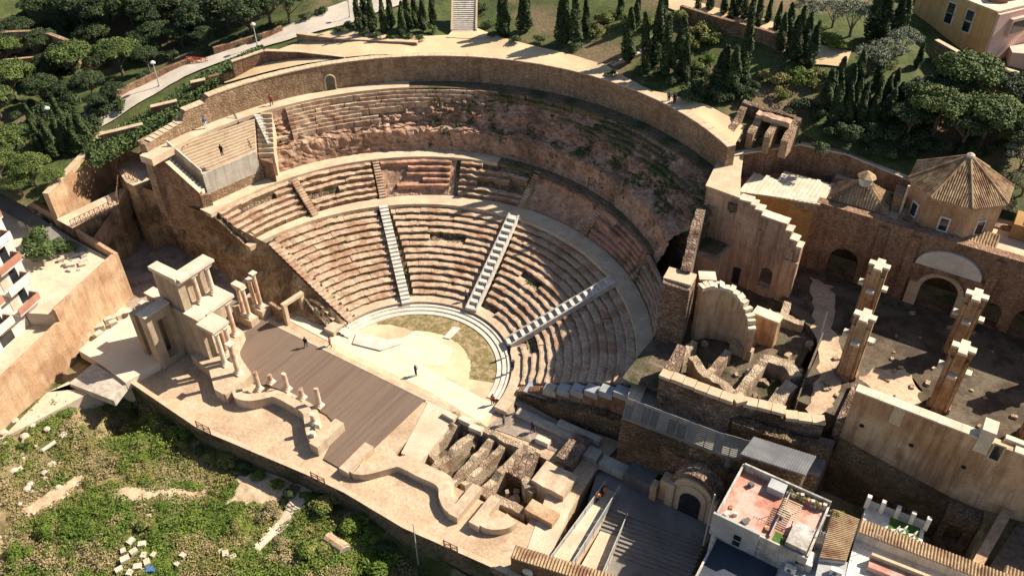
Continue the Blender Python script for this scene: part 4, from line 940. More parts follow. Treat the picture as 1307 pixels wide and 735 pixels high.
add(MB().prism([(WR[0][0]+.4,WR[0][1]+.4),(WR[5][0]-.2,WR[5][1]+.4),(WR[4][0]-.3,WR[4][1]-1.5),(WR[1][0]+.5,WR[1][1]-1.2)],17.3,18.29),'underframe','wall_tan',rw_)
# perimeter parapet of church top and corner with pale coping
pw=root('parapet_wall',(31,41,17),'angled brown parapet wall with pale coping around the rear terrace','wall')
PP=[(24.2,34.6),(31.2,41.3),(37.0,41.9),(45.4,41.0),(48,40.9)]
add(wallmesh(PP,.8,12,[20.6,21.2,21.2,20.4,19.9]),'wall_body','wall_brick',pw); copings(PP[:4],.8,[20.6,21.2,21.2,20.4],pw,'coping',1.8,.12)
cw=root('corner_tower',(25.5,31,8),'pink plastered corner block with broad pale coping at the end of the curved wall','building')
CW=[(24.6,27.0),(28.9,26.6),(27.2,31.2),(25.6,36.4),(23.2,35.6)]
add(MB().prism(CW,7,20.3),'block','wall_pink',cw); c0=sum((Vector(p) for p in CW),Vector((0,0)))/5
add(MB().prism([tuple(c0+(Vector(p)-c0)*1.06) for p in CW],20.3,20.55),'coping_slab','coping_tan',cw)
nw=root('notch_wall',(26,24,8),'low plastered buttress with green mossy ledge under the corner block','wall')
add(MB().prism([(25.2,22.4),(28.6,22.4),(29,26.5),(25,26.9)],7,13.4),'buttress','wall_pink',nw); add(MB().prism([(25.1,23.6),(28.3,23.8),(28.6,26.4),(25.1,26.8)],13.4,13.5),'ledge','moss_shade_rock',nw)
# pink stepped wall
pk=root('stepped_wall',(33,26,8),'tall pink plastered wall with white stepped top descending to the right','wall')
stp=[(28.9,30.4,20.2),(30.4,31.0,19.9),(31.0,31.9,19.5),(31.9,35.0,18.9),(35.0,35.7,18.0),(35.7,36.6,17.0),(36.6,37.2,16.2)]
for i,(x0,x1,z) in enumerate(stp):
    if i==0: add(MB().box(x0,x1,26.5,27.6,7,z),'wall_section','wall_pink',pk)
    else:
        ops=[(33.9,.8,11.2,9)] if i==3 else ([] )
        mm=MB()
        if ops: arch_wall(mm,x0,x1,26.5+.003*i,1.1,7,z,ops)
        else: mm.box(x0,x1,26.5+.003*i,27.6,7,z)
        add(mm,'wall_section','wall_pink',pk)
    add(wallmesh([(x0-.02,26.35),(x1+.06,26.35)],1.4,z-.02,[z+.2+rnd.uniform(-.05,.1),z+.15+rnd.uniform(-.05,.1)],.07,.4,i*5.1),'coping_stone','coping',pk)
for x in (29.4,32.0,36.2): add(MB().box(x,x+.3,26.3,26.52,8,15.5+ (1.5 if x<35 else 0)),'pilaster','wall_pink',pk)
add(MB().box(35.6,37.3,26.2,26.5,8,14.2),'pilaster','wall_pink',pk)
for (x0,x1,z0,z1) in ((29.9,30.8,8.2,10.6),): add(MB().box(x0,x1,26.42,26.51,z0,z1),'doorway','glass_shade_dark',pk)
# free-standing piers
for (x,y,l) in ((46.9,16.6,'clustered brick pier with white cross shaped top next to the ruined rooms'),(45.9,26.3,'clustered brick pier with white cross shaped top before the arched portal'),(56.4,16.9,'clustered brick pier rising behind the long plastered wall'),(56.0,26.4,'clustered brick pier in the shaded nave facing the small arches'),(65.0,17.2,'clustered brick pier at the far end of the plastered wall'),(65.6,26.6,'clustered brick pier standing deep in the nave shade')):
    rt=root('church_pier',(x,y,9),l,'pier','free standing piers of the ruined church')
    def cross(k,k2): return [(x-k,y-k2),(x-k2,y-k2),(x-k2,y-k),(x+k2,y-k),(x+k2,y-k2),(x+k,y-k2),(x+k,y+k2),(x+k2,y+k2),(x+k2,y+k),(x-k2,y+k),(x-k2,y+k2),(x-k,y+k2)]
    add(MB().prism(cross(1.15,.55),9,9.6),'plinth','wall_brick',rt)
    add(MB().prism(cross(1.0,.5),9.6,17.3),'shaft','pier_stone',rt)
    for sx in (-1,1):
        for sy in (-1,1): add(MB().tube((x+sx*.62,y+sy*.62,9.4),(x+sx*.62,y+sy*.62,16.4),.26,.26,8),'shaft_roll','pier_stone',rt)
    for dx,dy in ((1,0),(-1,0),(0,1),(0,-1)):
        add(MB().box(x+dx*1.15-.42,x+dx*1.15+.42,y+dy*1.15-.42,y+dy*1.15+.42,14.4,14.75),'impost','coping',rt)
    add(MB().prism(cross(1.12,.42),17.3,17.6),'capital','coping',rt)
for k in range(60):
    x=rnd.uniform(45,70); y=rnd.uniform(11,32); sz=rnd.uniform(.15,.5)
    if any(math.hypot(x-a_,y-b_)<1.6 for a_,b_ in ((46.9,16.6),(45.9,26.3),(56.4,16.9),(56,26.4),(65,17.2),(65.6,26.6))): continue
    thing(MB().obox(x,y,sz*1.5,sz,8.95,9.0+sz*.7,rnd.uniform(0,3)),'fallen_stone','pale_rubble','loose broken stone on the dark church floor','stone','loose stones on the church floor')
# long plastered wall with white coping
bw=root('nave_wall',(58,9,0),'long tan plastered wall with white coping, two windows and drain holes','wall')
Y=9.0
m=MB(); m.box(48.8,84,Y,Y+.9,-3,14.0); add(m,'wall_body','wall_plaster',bw)
m=MB(); m.prism([(48.9,Y-.5),(64.4,Y-.5),(64.4,Y+.1),(48.9,Y+.1)],-3,[7.2,4.6,4.62,7.22]); add(m,'rough_lower_face','lower_rubble',bw)
add(MB().box(48.0,48.8,Y-.1,Y+6,0,9.6),'corner_buttress','wall_rubble',bw)
x=48.8
while x<84:
    L=rnd.uniform(1.6,2.4)
    if not(59.6<x<61.4): add(MB().box(x+.01,x+L-.01,Y-.12,Y+1.0,14.0,14.18+rnd.uniform(-.02,.02)),'coping_stone','coping',bw)
    x+=L
add(MB().box(60.1,61.3,Y-.2,Y+1.6,12.5,15.4),'white_pier','coping',bw)
add(MB().box(62.2,65.2,Y+.9,Y+1.5,12.5,14.4),'white_ledge','coping',bw)
for (u,v) in ((1145,531),(1272,577)):
    p=None; z=8
    while True:
        p=P(u,v,z)
        if p.y<Y or z>15: break
        z+=.05
    wr=add(MB().box(p.x-.55,p.x+.55,Y-.12,Y+.05,z-1.1,z+1.1),'window_surround','coping_tan' ,bw)
    add(MB().box(p.x-.38,p.x+.38,Y-.16,Y-.1,z-.9,z+.9),'window_opening','coping_tan' if u<1200 else 'glass_shade_dark',wr)  # left opening painted pale to stand for its sunlit reveal
for (u,v) in ((1100,543),(1163,568),(1230,596)):
    z=6
    while True:
        p=P(u,v,z)
        if p.y<Y or z>15: break
        z+=.05
    add(MB().tube((p.x,Y-.06,z),(p.x,Y+.02,z),.24,.24,10),'drain_hole','glass_shade_dark',bw)
# lower yard right of the wall foot
m=MB(); m.prism([(48.9,8.6),(64.5,8.6),(64.5,-4),(48.9,-4)],-4,-1); struct(m,'lower_yard','dirt')
ab=root('arched_niche',(61.5,6,-1),'ochre masonry block with a dark arched opening below the plastered wall','ruins')
np_=P(1190,652,3)
add(arch_wall(MB(),60.3,63.3,7.2,1.4,-1,5.4,[(61.7,.75,3.0,.8)]),'wall_body','wall_rubble',ab); add(MB().box(60.9,62.5,8.55,8.6,.5,4.5),'dark_back','glass_shade_dark',ab)
m=MB(); m.prism([(63.4,8.99),(74,8.99),(74,-6),(66,-6),(63.4,2)],-4,[5.6,6.6,3.0,2.6,3.4]); struct(m,'weedy_bank','dirt')
bk2=root('tan_side_wall',(72,4,0),'tan stone wall edging the weedy bank beside corrugated roof','wall')
pa=XY([(1307,600),(1230,735)],6.5); add(wallmesh([pa[0],pa[1]],.9,0,[7.2,6.6],.15,.8,2),'wall_body','wall_orange',bk2)
cr=root('corrugated_roof',(74,0,5),'brown corrugated roof beyond the tan side wall','roof')
cp=XY([(1330,620),(1340,735),(1255,735)],6.0); add(MB().prism([cp[0],cp[1],(cp[1][0]+6,cp[1][1]-4),cp[2]],4,6.0),'roof_sheet','bark',cr)
cr2=Vector(cp[0]); 
for k in range(14):
    t=k/13; a=Vector(cp[2]).lerp(Vector(cp[0]),t); b=a+Vector((5.0,-1.0)); add(MB().tube((a.x,a.y,6.02),(b.x,b.y,6.02),.09,.09,5),'rib','bark',cr)
# ------------------------------------------------------------------ tiled roofs
def tiled(m,corners,pitch=.3,r=.09):
    """half-round tile ribs running from the ridge (a-b) to the eave (d-c)"""
    a,b,c,d=[Vector(p) for p in corners]
    n=max(2,int((c-d).length/pitch))
    for k in range(n):
        t=(k+.5)/n; p=a.lerp(b,t); q=d.lerp(c,t); L=(q-p).length; ns=max(1,int(L/.9))
        for s in range(ns):
            u0,u1=s/ns,(s+1)/ns
            m.tube(p.lerp(q,u0)+Vector((0,0,.05)),p.lerp(q,u1)+Vector((0,0,.0)),r*.9,r*1.1,5)
    return m
oc=root('octagonal_dome',(50.4,40.2,17),'octagonal drum with a tiled pyramid roof and three white framed windows','building')
OX,OY,OR=50.3,40.0,5.4
o8=[(OX+OR*math.cos(R(22.5+45*k)),OY+OR*math.sin(R(22.5+45*k))) for k in range(8)]
add(MB().prism(o8,15,22.3),'drum','wall_orange',oc)
o8b=[(OX+OR*1.07*math.cos(R(22.5+45*k)),OY+OR*1.07*math.sin(R(22.5+45*k))) for k in range(8)]
add(MB().prism(o8b,22.3,22.5),'eave','wall_orange',oc)
for k in range(8):
    a=(*o8b[k],22.5); b=(*o8b[(k+1)%8],22.5); ap_=(OX,OY,26.0)
    rf=add(MB().face([a,b,ap_]),'roof_panel','tile',oc)
    m=MB(); A=Vector(a);B=Vector(b);T=Vector(ap_); M2=(A+B)/2; n=17
    for q in range(n):
        t=(q+.5)/n; p=A.lerp(B,t); f=1-abs(2*t-1); 
        e=p+(T-M2)*f; L=(e-p).length; ns=max(1,int(L/.8))
        for s in range(ns): m.tube(e.lerp(p,s/ns)+Vector((0,0,.05)),e.lerp(p,(s+1)/ns)+Vector((0,0,.01)),.085,.12,5)
    add(m,'roof_tiles','tile',rf,kind='stuff'); add(MB().tube(A+Vector((0,0,.1)),T+Vector((0,0,.1)),.16,.16,6),'hip_ridge','tile',oc)
add(MB().lathe((OX,OY,25.9),[(.5,0),(.45,.3),(.15,.5)],8),'finial','coping',oc)
for a in (225,270,315):
    nrm=Vector((math.cos(R(a)),math.sin(R(a)),0)); c=Vector((OX,OY,19.5))+nrm*(OR*math.cos(R(22.5))); tt=Vector((-nrm.y,nrm.x,0)); aa=math.atan2(tt.y,tt.x)
    w=add(MB().obox(c.x,c.y,1.2,.2,18.6,20.5,aa),'window_frame','white_paint',oc); add(MB().obox(c.x+nrm.x*.05,c.y+nrm.y*.05,.85,.2,18.8,20.3,aa),'window_pane','glass_shade_dark',w)
ls=root('lean_to_roof',(50,35.5,18),'low dark tiled lean-to roof at the foot of the octagonal drum','roof')
m=MB(); q=[(45.4,37.2,18.9),(56.2,37.2,18.9),(56.2,34.7,18.05),(45.4,34.7,18.05)]; add(MB().face(q),'roof_plane','tile',ls); add(tiled(m,q),'roof_tiles','tile',ls,kind='stuff')
add(MB().tube((45.4,36.5,18.3),(45.4,36.5,22.3),.15,.15,6),'drainpipe','coping',ls)
py=root('pyramid_roof',(40.5,37,18),'small tiled pyramid roof with white lantern next to the octagonal drum','roof')
c4=[(37.6,34.9),(44.0,35.1),(43.6,39.6),(37.4,39.2)]; ax=(40.6,37.2,21.2)
add(MB().prism(c4,17,18.6),'base','wall_orange',py)
for k in range(4):
    a=Vector((*c4[k],18.7));b=Vector((*c4[(k+1)%4],18.7));cc=(a+b)/2; a=a+(a-Vector((40.6,37.2,18.7)))*.06; b=b+(b-Vector((40.6,37.2,18.7)))*.06
    rf=add(MB().face([a,b,ax]),'roof_panel','tile',py); m=MB(); n=20; T=Vector(ax)
    for q in range(n):
        t=(q+.5)/n; p=a.lerp(b,t); f=1-abs(2*t-1); e=p+(T-(a+b)/2)*f; ns=max(1,int((e-p).length/.8))
        for s in range(ns): m.tube(e.lerp(p,s/ns)+Vector((0,0,.05)),e.lerp(p,(s+1)/ns)+Vector((0,0,.01)),.085,.12,5)
    add(m,'roof_tiles','tile',rf,kind='stuff')
ln_=add(MB().lathe((40.6,37.2,20.6),[(.8,0),(.8,1.0)],8),'lantern','white_paint',py); add(MB().lathe((40.6,37.2,21.6),[(1.15,0),(1.1,.08),(.15,.75)],8),'lantern_roof','tile',py)
thing(MB().prism([(44.2,36.8),(45.2,36.8),(45.2,39.8),(43.8,39.8)],17,20.2),'orange_link','wall_orange','orange rendered block between pyramid roof and drum','building')
thing(MB().box(57.0,63,38.2,41.5,18.2,20.2),'roof_room','ochre','ochre rooftop room with flat pale roof right of the drum','building')
thing(MB().box(58.0,62.6,38.6,41.2,20.2,20.4),'roof_slab','coping','pale flat slab on the ochre rooftop room','slab')
# ------------------------------------------------------------------ chapel front, street
cb=root('chapel_front',(36,-2,0),'small stone chapel front with rounded pediment and dark doorway','chapel')
cx,cy=P(884,645,-.5).x,-2.3
def archface(hw,sp,y,zb,d,n=14):
    m=MB(); pr=[(-hw,zb)]+[(-hw*math.cos(PI*k/n),sp+hw*math.sin(PI*k/n)) for k in range(n+1)]+[(hw,zb)]
    m.quadgrid([[(cx+x,y,z) for x,z in pr],[(cx+x,y+d,z) for x,z in pr]]); m.face([(cx+x,y,z) for x,z in pr]); return m
add(archface(2.7,2.6,cy,-1,2.2),'vaulted_body','wall_rubble',cb)
add(archface(2.2,2.5,cy-.25,-1,.3),'outer_arch','coping_tan',cb); add(archface(1.7,2.2,cy-.4,-1,.3),'inner_arch','restored',cb); add(archface(1.15,1.7,cy-.5,-.6,.3),'doorway','glass_shade_dark',cb)
for s in (-1,1): add(MB().box(cx+s*2.3-.45,cx+s*2.3+.45,cy-.5,cy+.6,-1,3.0),'pilaster','restored',cb)
add(MB().box(cx-3.6,cx-2.75,cy-.2,cy+1.2,-1,2.6),'side_pier','wall_orange',cb)
thing(MB().box(cx-7.6,cx-4.4,cy-.6,cy+2.2,-1,1.6),'kiosk_box','dark_metal','dark open box stall left of the chapel front','box')
thing(MB().box(cx-4.4,cx-3.7,cy-.8,cy+.2,-1,1.8),'short_wall','wall_orange','short orange wall between box stall and chapel front','wall')
SX0,SX1=28.4,41.2
m=MB(); m.prism([(28.2,-7.0),(41.0,-5.0),(41.6,-1.5),(28.4,-1.0),(27.2,-3.2)],-4,-.5); struct(m,'street','street')
stp=root('street_steps',(35,-8,-2.4),'wide dark stone steps crossing the shaded street','stairs')
for i in range(9):
    y0=-7.0-.42*i; add(MB().prism([(28.6,y0-.42),(40.8,y0+1.58),(41.0,y0+2.0),(28.4,y0)],-4,-.5-.2*(i+1)),'step','street',stp)
m=MB(); m.prism([(28.8,-10.7),(40.8,-8.7),(40.2,-22),(28.8,-22)],-4.5,-2.5); struct(m,'lower_street','street')
# ramp with glass balustrades left of the street
rp=root('access_ramp',(28,-12,-1),'pale ramp with glass balustrades leading down beside the street','ramp')
A=P(772,622,-.2); B=P(690,735,-.6); A2=P(790,628,-.2); B2=P(722,738,-.6)
add(MB().prism([tuple(A[:2]),tuple(A2[:2]),tuple(B2[:2]),tuple(B[:2])],-5,[-.35,-.35,.0,.0]),'ramp_deck','sand_pale',rp)
C0=P(778,655,-1.4); C1=P(730,742,-1.6); C2=P(800,662,-1.4); C3=P(765,745,-1.6)
add(MB().prism([tuple(C0[:2]),tuple(C2[:2]),tuple(C3[:2]),tuple(C1[:2])],-5,-1.6),'lower_ramp','sand_pale',rp)
for (p,q,h) in ((A,B,1.1),(A2,B2,1.1),(C2,C3,1.0)):
    d=(q-p); 
    for k in range(7):
        b=p+d*(k/6); add(MB().tube((b.x,b.y,b.z-.8),(b.x,b.y,b.z+h),.05,.05,5),'post','slat',rp)
        if k<6:
            a_=p+d*((k+.06)/6); b_=p+d*((k+.94)/6); add(wallmesh([tuple(a_[:2]),tuple(b_[:2])],.03,a_.z-.2,[a_.z+h-.05,b_.z+h-.05]),'glass_pane','glass_roof',rp)
    add(MB().tube((p.x,p.y,p.z+h),(q.x,q.y,q.z+h),.05,.05,5),'handrail','slat',rp)
m=MB(); m.prism(XY([(735,632),(700,622),(660,735),(690,738)],.2),-3,.02); struct(m,'side_path','sand_pale')
# brown building with tile edge at the bottom
tb_=root('tiled_house',(30,-20,-8),'brown rendered house top with a row of ridge tiles and a white oval vent','building')
ta=P(652,709,2.9); tbb=P(792,752,2.9)
add(wallmesh([tuple(ta[:2]),tuple(tbb[:2])],1.2,-8,2.6),'wall_body','wall_brick',tb_)
d=(tbb-ta); n=34; nn=Vector((-d.y,d.x,0)).normalized()
tr_=MB()
for k in range(n):
    p=ta+d*((k+.5)/n); p.z=2.75; tr_=MB().tube(p-nn*.15,p+nn*1.35,.15,.15,6); add(tr_,'ridge_tile','tile',tb_)
p=P(672,731,1.6); dd=d.normalized(); pv=ta+dd*((p-ta).dot(dd))-nn*.05; add(MB().tube((pv.x,pv.y,1.2),(pv.x-nn.x*.12,pv.y-nn.y*.12,1.2),.55,.55,12),'oval_vent','white_paint',tb_)
# ------------------------------------------------------------------ houses at the lower right
h1=root('white_house',(46,-4,-3),'white house with red roof terrace, parapets and potted plants','house')
HX0,HX1,HY0,HY1,HZ=41.9,50.6,-7.9,-1.1,8.0
add(MB().box(HX0,HX1,HY0,HY1,-4,HZ),'walls','weathered_white',h1)
add(MB().box(HX0+.18,HX1-.18,HY0+.18,HY1-.18,HZ,HZ+.03),'terrace_floor','terrace_red',h1)
for (a,b,c,d_,hh) in ((HX0,HX0+.18,HY0,HY1,.75),(HX0+.18,HX1,HY1-.18,HY1,1.0),(HX0+.18,HX1,HY0,HY0+.18,.25),(HX1-.18,HX1,HY0+.18,HY1-.18,.4)): add(MB().box(a,b,c,d_,HZ,HZ+hh),'parapet','weathered_white',h1)
add(MB().box(46.9,47.0,-7.6,-1.4,HZ+.03,HZ+.55),'divider','grey_paint',h1)
add(MB().box(44.9,46.5,-2.6,-1.4,HZ+.03,HZ+.9),'tank_box','grey_paint',h1)
add(MB().box(48.4,50.3,-7.6,-4.9,HZ+.03,HZ+.8),'roof_room','weathered_white',h1)
add(MB().box(47.2,48.4,-7.6,-6.4,HZ+.03,HZ+.05),'grass_mat','turf',h1)
for k in range(9): add(MB().obox(47.3+k*.36,-1.75+.1*math.sin(k),.3,.34,HZ+.03,HZ+.55+.3*(k%3)/2,k),'planter_box',('white_paint','terrace_red','cream')[k%3],h1)
for k in range(14): add(MB().obox(rnd.uniform(42.6,50),rnd.uniform(-7.3,-2.2),rnd.uniform(.2,.6),rnd.uniform(.2,.5),HZ+.03,HZ+rnd.uniform(.15,.5),rnd.random()*3),'terrace_clutter',rnd.choice(['white_paint','tile_red','cream','dark_metal','sand']),h1)
pg=root('pergola',(47.6,-3.8,HZ),'small wooden pergola frame on the red terrace','pergola')
for sx in (0,1):
    for sy in (0,1): add(MB().tube((46.95+sx*1.3,-5.2+sy*1.9,HZ+.03),(46.95+sx*1.3,-5.2+sy*1.9,HZ+1.0),.05,.05,5),'post','coping_tan',pg)
for k in range(9): add(MB().box(46.75,48.5,-5.3+k*.26,-5.2+k*.26,HZ+1.0,HZ+1.06),'slat','coping_tan',pg)
add(MB().box(HX0-.2,46.2,HY0-.25,HY0-.02,5.6,8.7),'south_screen','grey_paint',h1)
for (a,b) in ((44.0,44.7),): add(MB().box(a,b,HY0-.3,HY0-.2,5.7,7.2),'door','glass_shade_dark',h1)
nh=root('navy_roof_house',(45,-11,-3),'lower house with a dark navy roof and thin cable above','house')
np2=XY([(917,678),(1000,713),(985,760),(880,750)],5.0); add(MB().prism(np2,-4,5.0),'walls','white_paint',nh); c0=sum((Vector(p) for p in np2),Vector((0,0)))/4
add(MB().prism([tuple(c0+(Vector(p)-c0)*.93) for p in np2],5.0,5.06),'roof_sheet','navy',nh)
for i in range(4):
    a=Vector(np2[i]);b=Vector(np2[(i+1)%4]); add(wallmesh([tuple(a),tuple(b)],-.18,5.0,5.3),'parapet','weathered_white',nh)
pass
wb_=root('white_annex',(50,-10,-3),'narrow white annex with rooftop boxes and a bent pipe','house')
wp=XY([(1002,700),(1052,700),(1050,760),(990,750)],6.2); add(MB().prism(wp,-4,6.2),'walls','grey_paint',wb_)
for (u,v,lx,ly,hh) in ((1012,702,1.1,2.4,1.6),(1025,716,1.6,1.6,1.0),(1045,690,1.4,1.4,.8)):
    p=P(u,v,6.4); add(MB().obox(p.x,p.y,lx,ly,6.2,6.2+hh,.1),'rooftop_box','white_paint',wb_)
p=P(1023,714,7.3); add(MB().obox(p.x,p.y,.9,.8,7.0,7.25,.1),'skylight','glass_shade_dark',wb_)
p=P(1040,672,6.2); q=P(1062,674,6.2); m=MB(); m.tube((p.x,p.y,6),(p.x,p.y,8),.09,.09,6); m.tube((p.x,p.y,8),(q.x,q.y,8.1),.09,.09,6); add(m,'bent_pipe','slat',wb_)
sr_=root('slatted_roof_house',(54,-6,-3),'house with a sloping brown and white ribbed roof','house')
rq=[P(1064,650,8.3),P(1097,663,8.3),P(1080,716,7.7),P(1046,712,7.7)]
add(MB().prism([tuple(p[:2]) for p in rq],-4,[8.2,8.2,7.6,7.6]),'walls','grey_paint',sr_)
for k in range(26):
    t=(k+.5)/26; a=rq[0].lerp(rq[3],t); b=rq[1].lerp(rq[2],t); add(MB().tube(a+Vector((0,0,.04)),b+Vector((0,0,.04)),.1,.1,5),'roof_rib','tile',sr_)
add(MB().prism([tuple(P(u,v,7.2)[:2]) for u,v in ((1046,712),(1082,717),(1074,760),(1036,755))],-4,7.2),'lower_roof','grey_paint',sr_)
rh=root('courtyard_house',(60,-8,-3),'pale house with a long tiled parapet and turfed roof terrace','house')
ra=P(1099,664,7.6); rb=P(1292,737,7.6); d=rb-ra; nn=Vector((-d.y,d.x,0)).normalized()
pl=[tuple(ra[:2]),tuple(rb[:2]),tuple((rb-nn*9)[:2]),tuple((ra-nn*9)[:2])]
add(MB().prism(pl,-4,6.2),'walls','white_paint',rh)
add(wallmesh([tuple((ra-nn*1.2)[:2]),tuple((rb-nn*1.2)[:2])],1.2,6.2,7.5),'parapet','white_paint',rh)
n=46
for k in range(n):
    p=ra+d*((k+.5)/n); p.z=7.62; add(MB().tube(p-nn*1.45,p+nn*.15,.13,.13,6),'parapet_tile','tile',rh)
q0=P(1112,706,6.3); q1=P(1180,735,6.3); add(wallmesh([tuple((ra+d*.12-nn*3.2)[:2]),tuple((ra+d*.75-nn*3.2)[:2])],.3,6.2,7.4),'inner_wall','coping_tan',rh)
add(wallmesh([tuple((ra+d*.12-nn*4.2)[:2]),tuple((ra+d*.75-nn*4.2)[:2])],1.0,6.2,6.9),'planter','terrace_red',rh)
add(MB().prism([tuple((ra+d*.12-nn*8)[:2]),tuple((ra+d*.9-nn*8)[:2]),tuple((ra+d*.9-nn*4.3)[:2]),tuple((ra+d*.12-nn*4.3)[:2])],6.1,6.24),'courtyard_floor','sand_pale',rh)
tt_=root('roof_terrace',(57,-2,-3),'small roof terrace with artificial turf, white chairs and glass balustrade','terrace')
tq=[tuple((ra+d*.02+nn*.2)[:2]),tuple((ra+d*.44+nn*.2)[:2]),tuple((ra+d*.44+nn*3.4)[:2]),tuple((ra+d*.02+nn*3.4)[:2])]
add(MB().prism(tq,-4,6.0),'walls','white_paint',tt_); 
tq2=[tuple((ra+d*.20+nn*.5)[:2]),tuple((ra+d*.41+nn*.5)[:2]),tuple((ra+d*.41+nn*3.1)[:2]),tuple((ra+d*.20+nn*3.1)[:2])]; add(MB().prism(tq2,6.0,6.04),'turf_mat','turf',tt_)
for k in range(5):
    p=ra+d*(.02+.42*k/4)+nn*3.3; add(MB().obox(p.x,p.y,.4,.4,5.9,7.6,math.atan2(d.y,d.x)),'pillar','white_paint',tt_)
    if k<4:
        q=ra+d*(.02+.42*(k+1)/4)+nn*3.3; add(wallmesh([tuple(p[:2]),tuple(q[:2])],.04,6.0,7.0),'glass_pane','glass_roof',tt_)
for k,(f,g_) in enumerate(((.24,1.2),(.29,1.6),(.36,1.4))):
    p=ra+d*f+nn*g_; ct=root('garden_chair',(p.x,p.y,6.04),'white garden chair on the artificial turf','chair','white chairs on the roof terrace'); x,y=p.x,p.y
    add(MB().obox(x,y,.55,.55,6.4,6.48,.4),'seat','white_paint',ct); add(MB().obox(x+.2,y+.2,.5,.08,6.48,7.0,.4+PI/4),'backrest','white_paint',ct)
    for sx in (-1,1):
        for sy in (-1,1): add(MB().tube((x+sx*.22,y+sy*.22,6.04),(x+sx*.22,y+sy*.22,6.42),.03,.03,5),'leg','white_paint',ct)
# corner of another tiled house bottom right
th2=root('tiled_corner_house',(75,-4,-3),'corner of a white house with tiled parapet at the brown roof','house')
ra2=P(1284,722,7.2); rb2=P(1330,742,7.2); add(MB().prism([tuple(ra2[:2]),tuple(rb2[:2]),(rb2.x+1.5,rb2.y-4),(ra2.x+1.5,ra2.y-4)],-4,7.0),'walls','white_paint',th2)
d2=rb2-ra2; n2=Vector((-d2.y,d2.x,0)).normalized()
for k in range(10): p=ra2+d2*((k+.5)/10); p.z=7.1; add(MB().tube(p-n2*1.2,p+n2*.2,.14,.14,6),'parapet_tile','tile',th2)
for (u,v,z,h,l) in ((1002,650,8.2,2.6,'thin television aerial on the red roof terrace'),(1040,700,6.4,2.8,'thin television aerial on the white annex'),(1110,700,6.4,2.4,'thin television aerial on the courtyard house')):
    p=P(u,v,z); ar=root('aerial',(p.x,p.y,z),l,'aerial'); add(MB().tube((p.x,p.y,z-.3),(p.x,p.y,z+h),.035,.03,5),'mast','slat',ar); add(MB().tube((p.x-.6,p.y,z+h-.2),(p.x+.6,p.y+.1,z+h-.2),.02,.02,4),'boom','slat',ar)
    for k in range(5): add(MB().tube((p.x-.5+k*.25,p.y-.25,z+h-.2),(p.x-.5+k*.25,p.y+.25,z+h-.2),.015,.015,4),'element','slat',ar)
for (u,v,z,l) in ((930,668,6.6,'air conditioning unit on the grey south wall of the white house'),(1008,728,6.3,'air conditioning unit on the roof of the white annex'),(1066,732,7.3,'air conditioning unit on the grey lower roof')):
    p=P(u,v,z); ac=root('air_conditioner',(p.x,p.y,z-.1),l,'air conditioner'); add(MB().obox(p.x,p.y,1.0,.45,z-.12,z+.65,.1),'case','white_paint',ac); add(MB().tube((p.x-.1,p.y-.25,z+.27),(p.x-.1,p.y-.22,z+.27),.24,.24,10),'fan_grille','dark_metal',ac)
cq=[P(905,668,7.6),P(940,690,6.6),P(985,708,6.3),P(1012,700,7.6)]; m=MB()
for a_,b_ in zip(cq,cq[1:]): m.tube(a_,b_,.04,.04,5)
thing(m,'cable','slat','pale cable sagging over the navy roof','cable')
for (u,v,hh) in ((899,690,9.0),):
    p=P(u,v,0); thing(MB().tube((p.x,p.y,-2.6),(p.x,p.y,7.6),.1,.08,7),'utility_pole','slat','grey utility pole at the street corner beside the navy roof house','pole')
# plants and boxes on the white house
# ------------------------------------------------------------------ left plaza and apartment block
PL=[tuple(P(146,325,7.5)[:2]),tuple(P(100,300,7.5)[:2]),tuple(P(76,284,7.5)[:2]),tuple(P(40,265,7.5)[:2]),tuple(P(0,240,7.5)[:2])]
ow2=root('orange_wall',(PL[0][0],PL[0][1],-.2),'tall orange rendered corner wall with curved parapet in front of the apartment block','wall')
foot_=[P(165,381,0),P(100,432,0),P(0,548,0)]
c0=Vector((PL[0][0],PL[0][1])); fdir=(Vector(foot_[2][:2])-Vector(foot_[0][:2])).normalized()
E2=c0+fdir*40
add(wallmesh([tuple(c0),tuple(c0+fdir*12.0)],-.5,-.3,7.5),'main_wall','wall_orange',ow2)
add(wallmesh([tuple(c0+fdir*12.0),tuple(E2)],-.5,-6,[5.6,5.2]),'lower_wall','wall_orange',ow2)
add(wallmesh(PL,-.5,-.3,[7.5,8.0,8.4,8.8,9.2]),'back_wall','wall_orange',ow2)
pzl=[tuple(c0+Vector((-.4,-.3))),tuple(c0+fdir*12+Vector((-.4,0))),tuple(c0+fdir*12+Vector((-6,-3))),(-75,-30),(-110,-20),(PL[4][0]-10,PL[4][1])]+[(x,y-.4) for x,y in PL[:0:-1]]
m=MB(); m.prism(pzl,-2,6.6); struct(m,'plaza','sand_pale')
m=MB(); m.prism([tuple(c0+fdir*12+Vector((-.4,0))),tuple(E2),(E2.x-40,E2.y),(-75,-30),tuple(c0+fdir*12+Vector((-6,-3)))],-6,4.6); struct(m,'lower_plaza','sand_pale')
ps=root('plaza_steps',tuple(P(52,390,5)),'grey steps descending from the plaza beside the orange wall','stairs')
s0=P(62,378,6.6); s1=P(36,398,4.6)
for k in range(7):
    c=s0.lerp(s1,(k+.5)/7); d=s1-s0; add(MB().obox(c.x+.6,c.y,.5,3.0,4,6.6-.28*(k+1),math.atan2(d.y,d.x)),'step','concrete',ps)
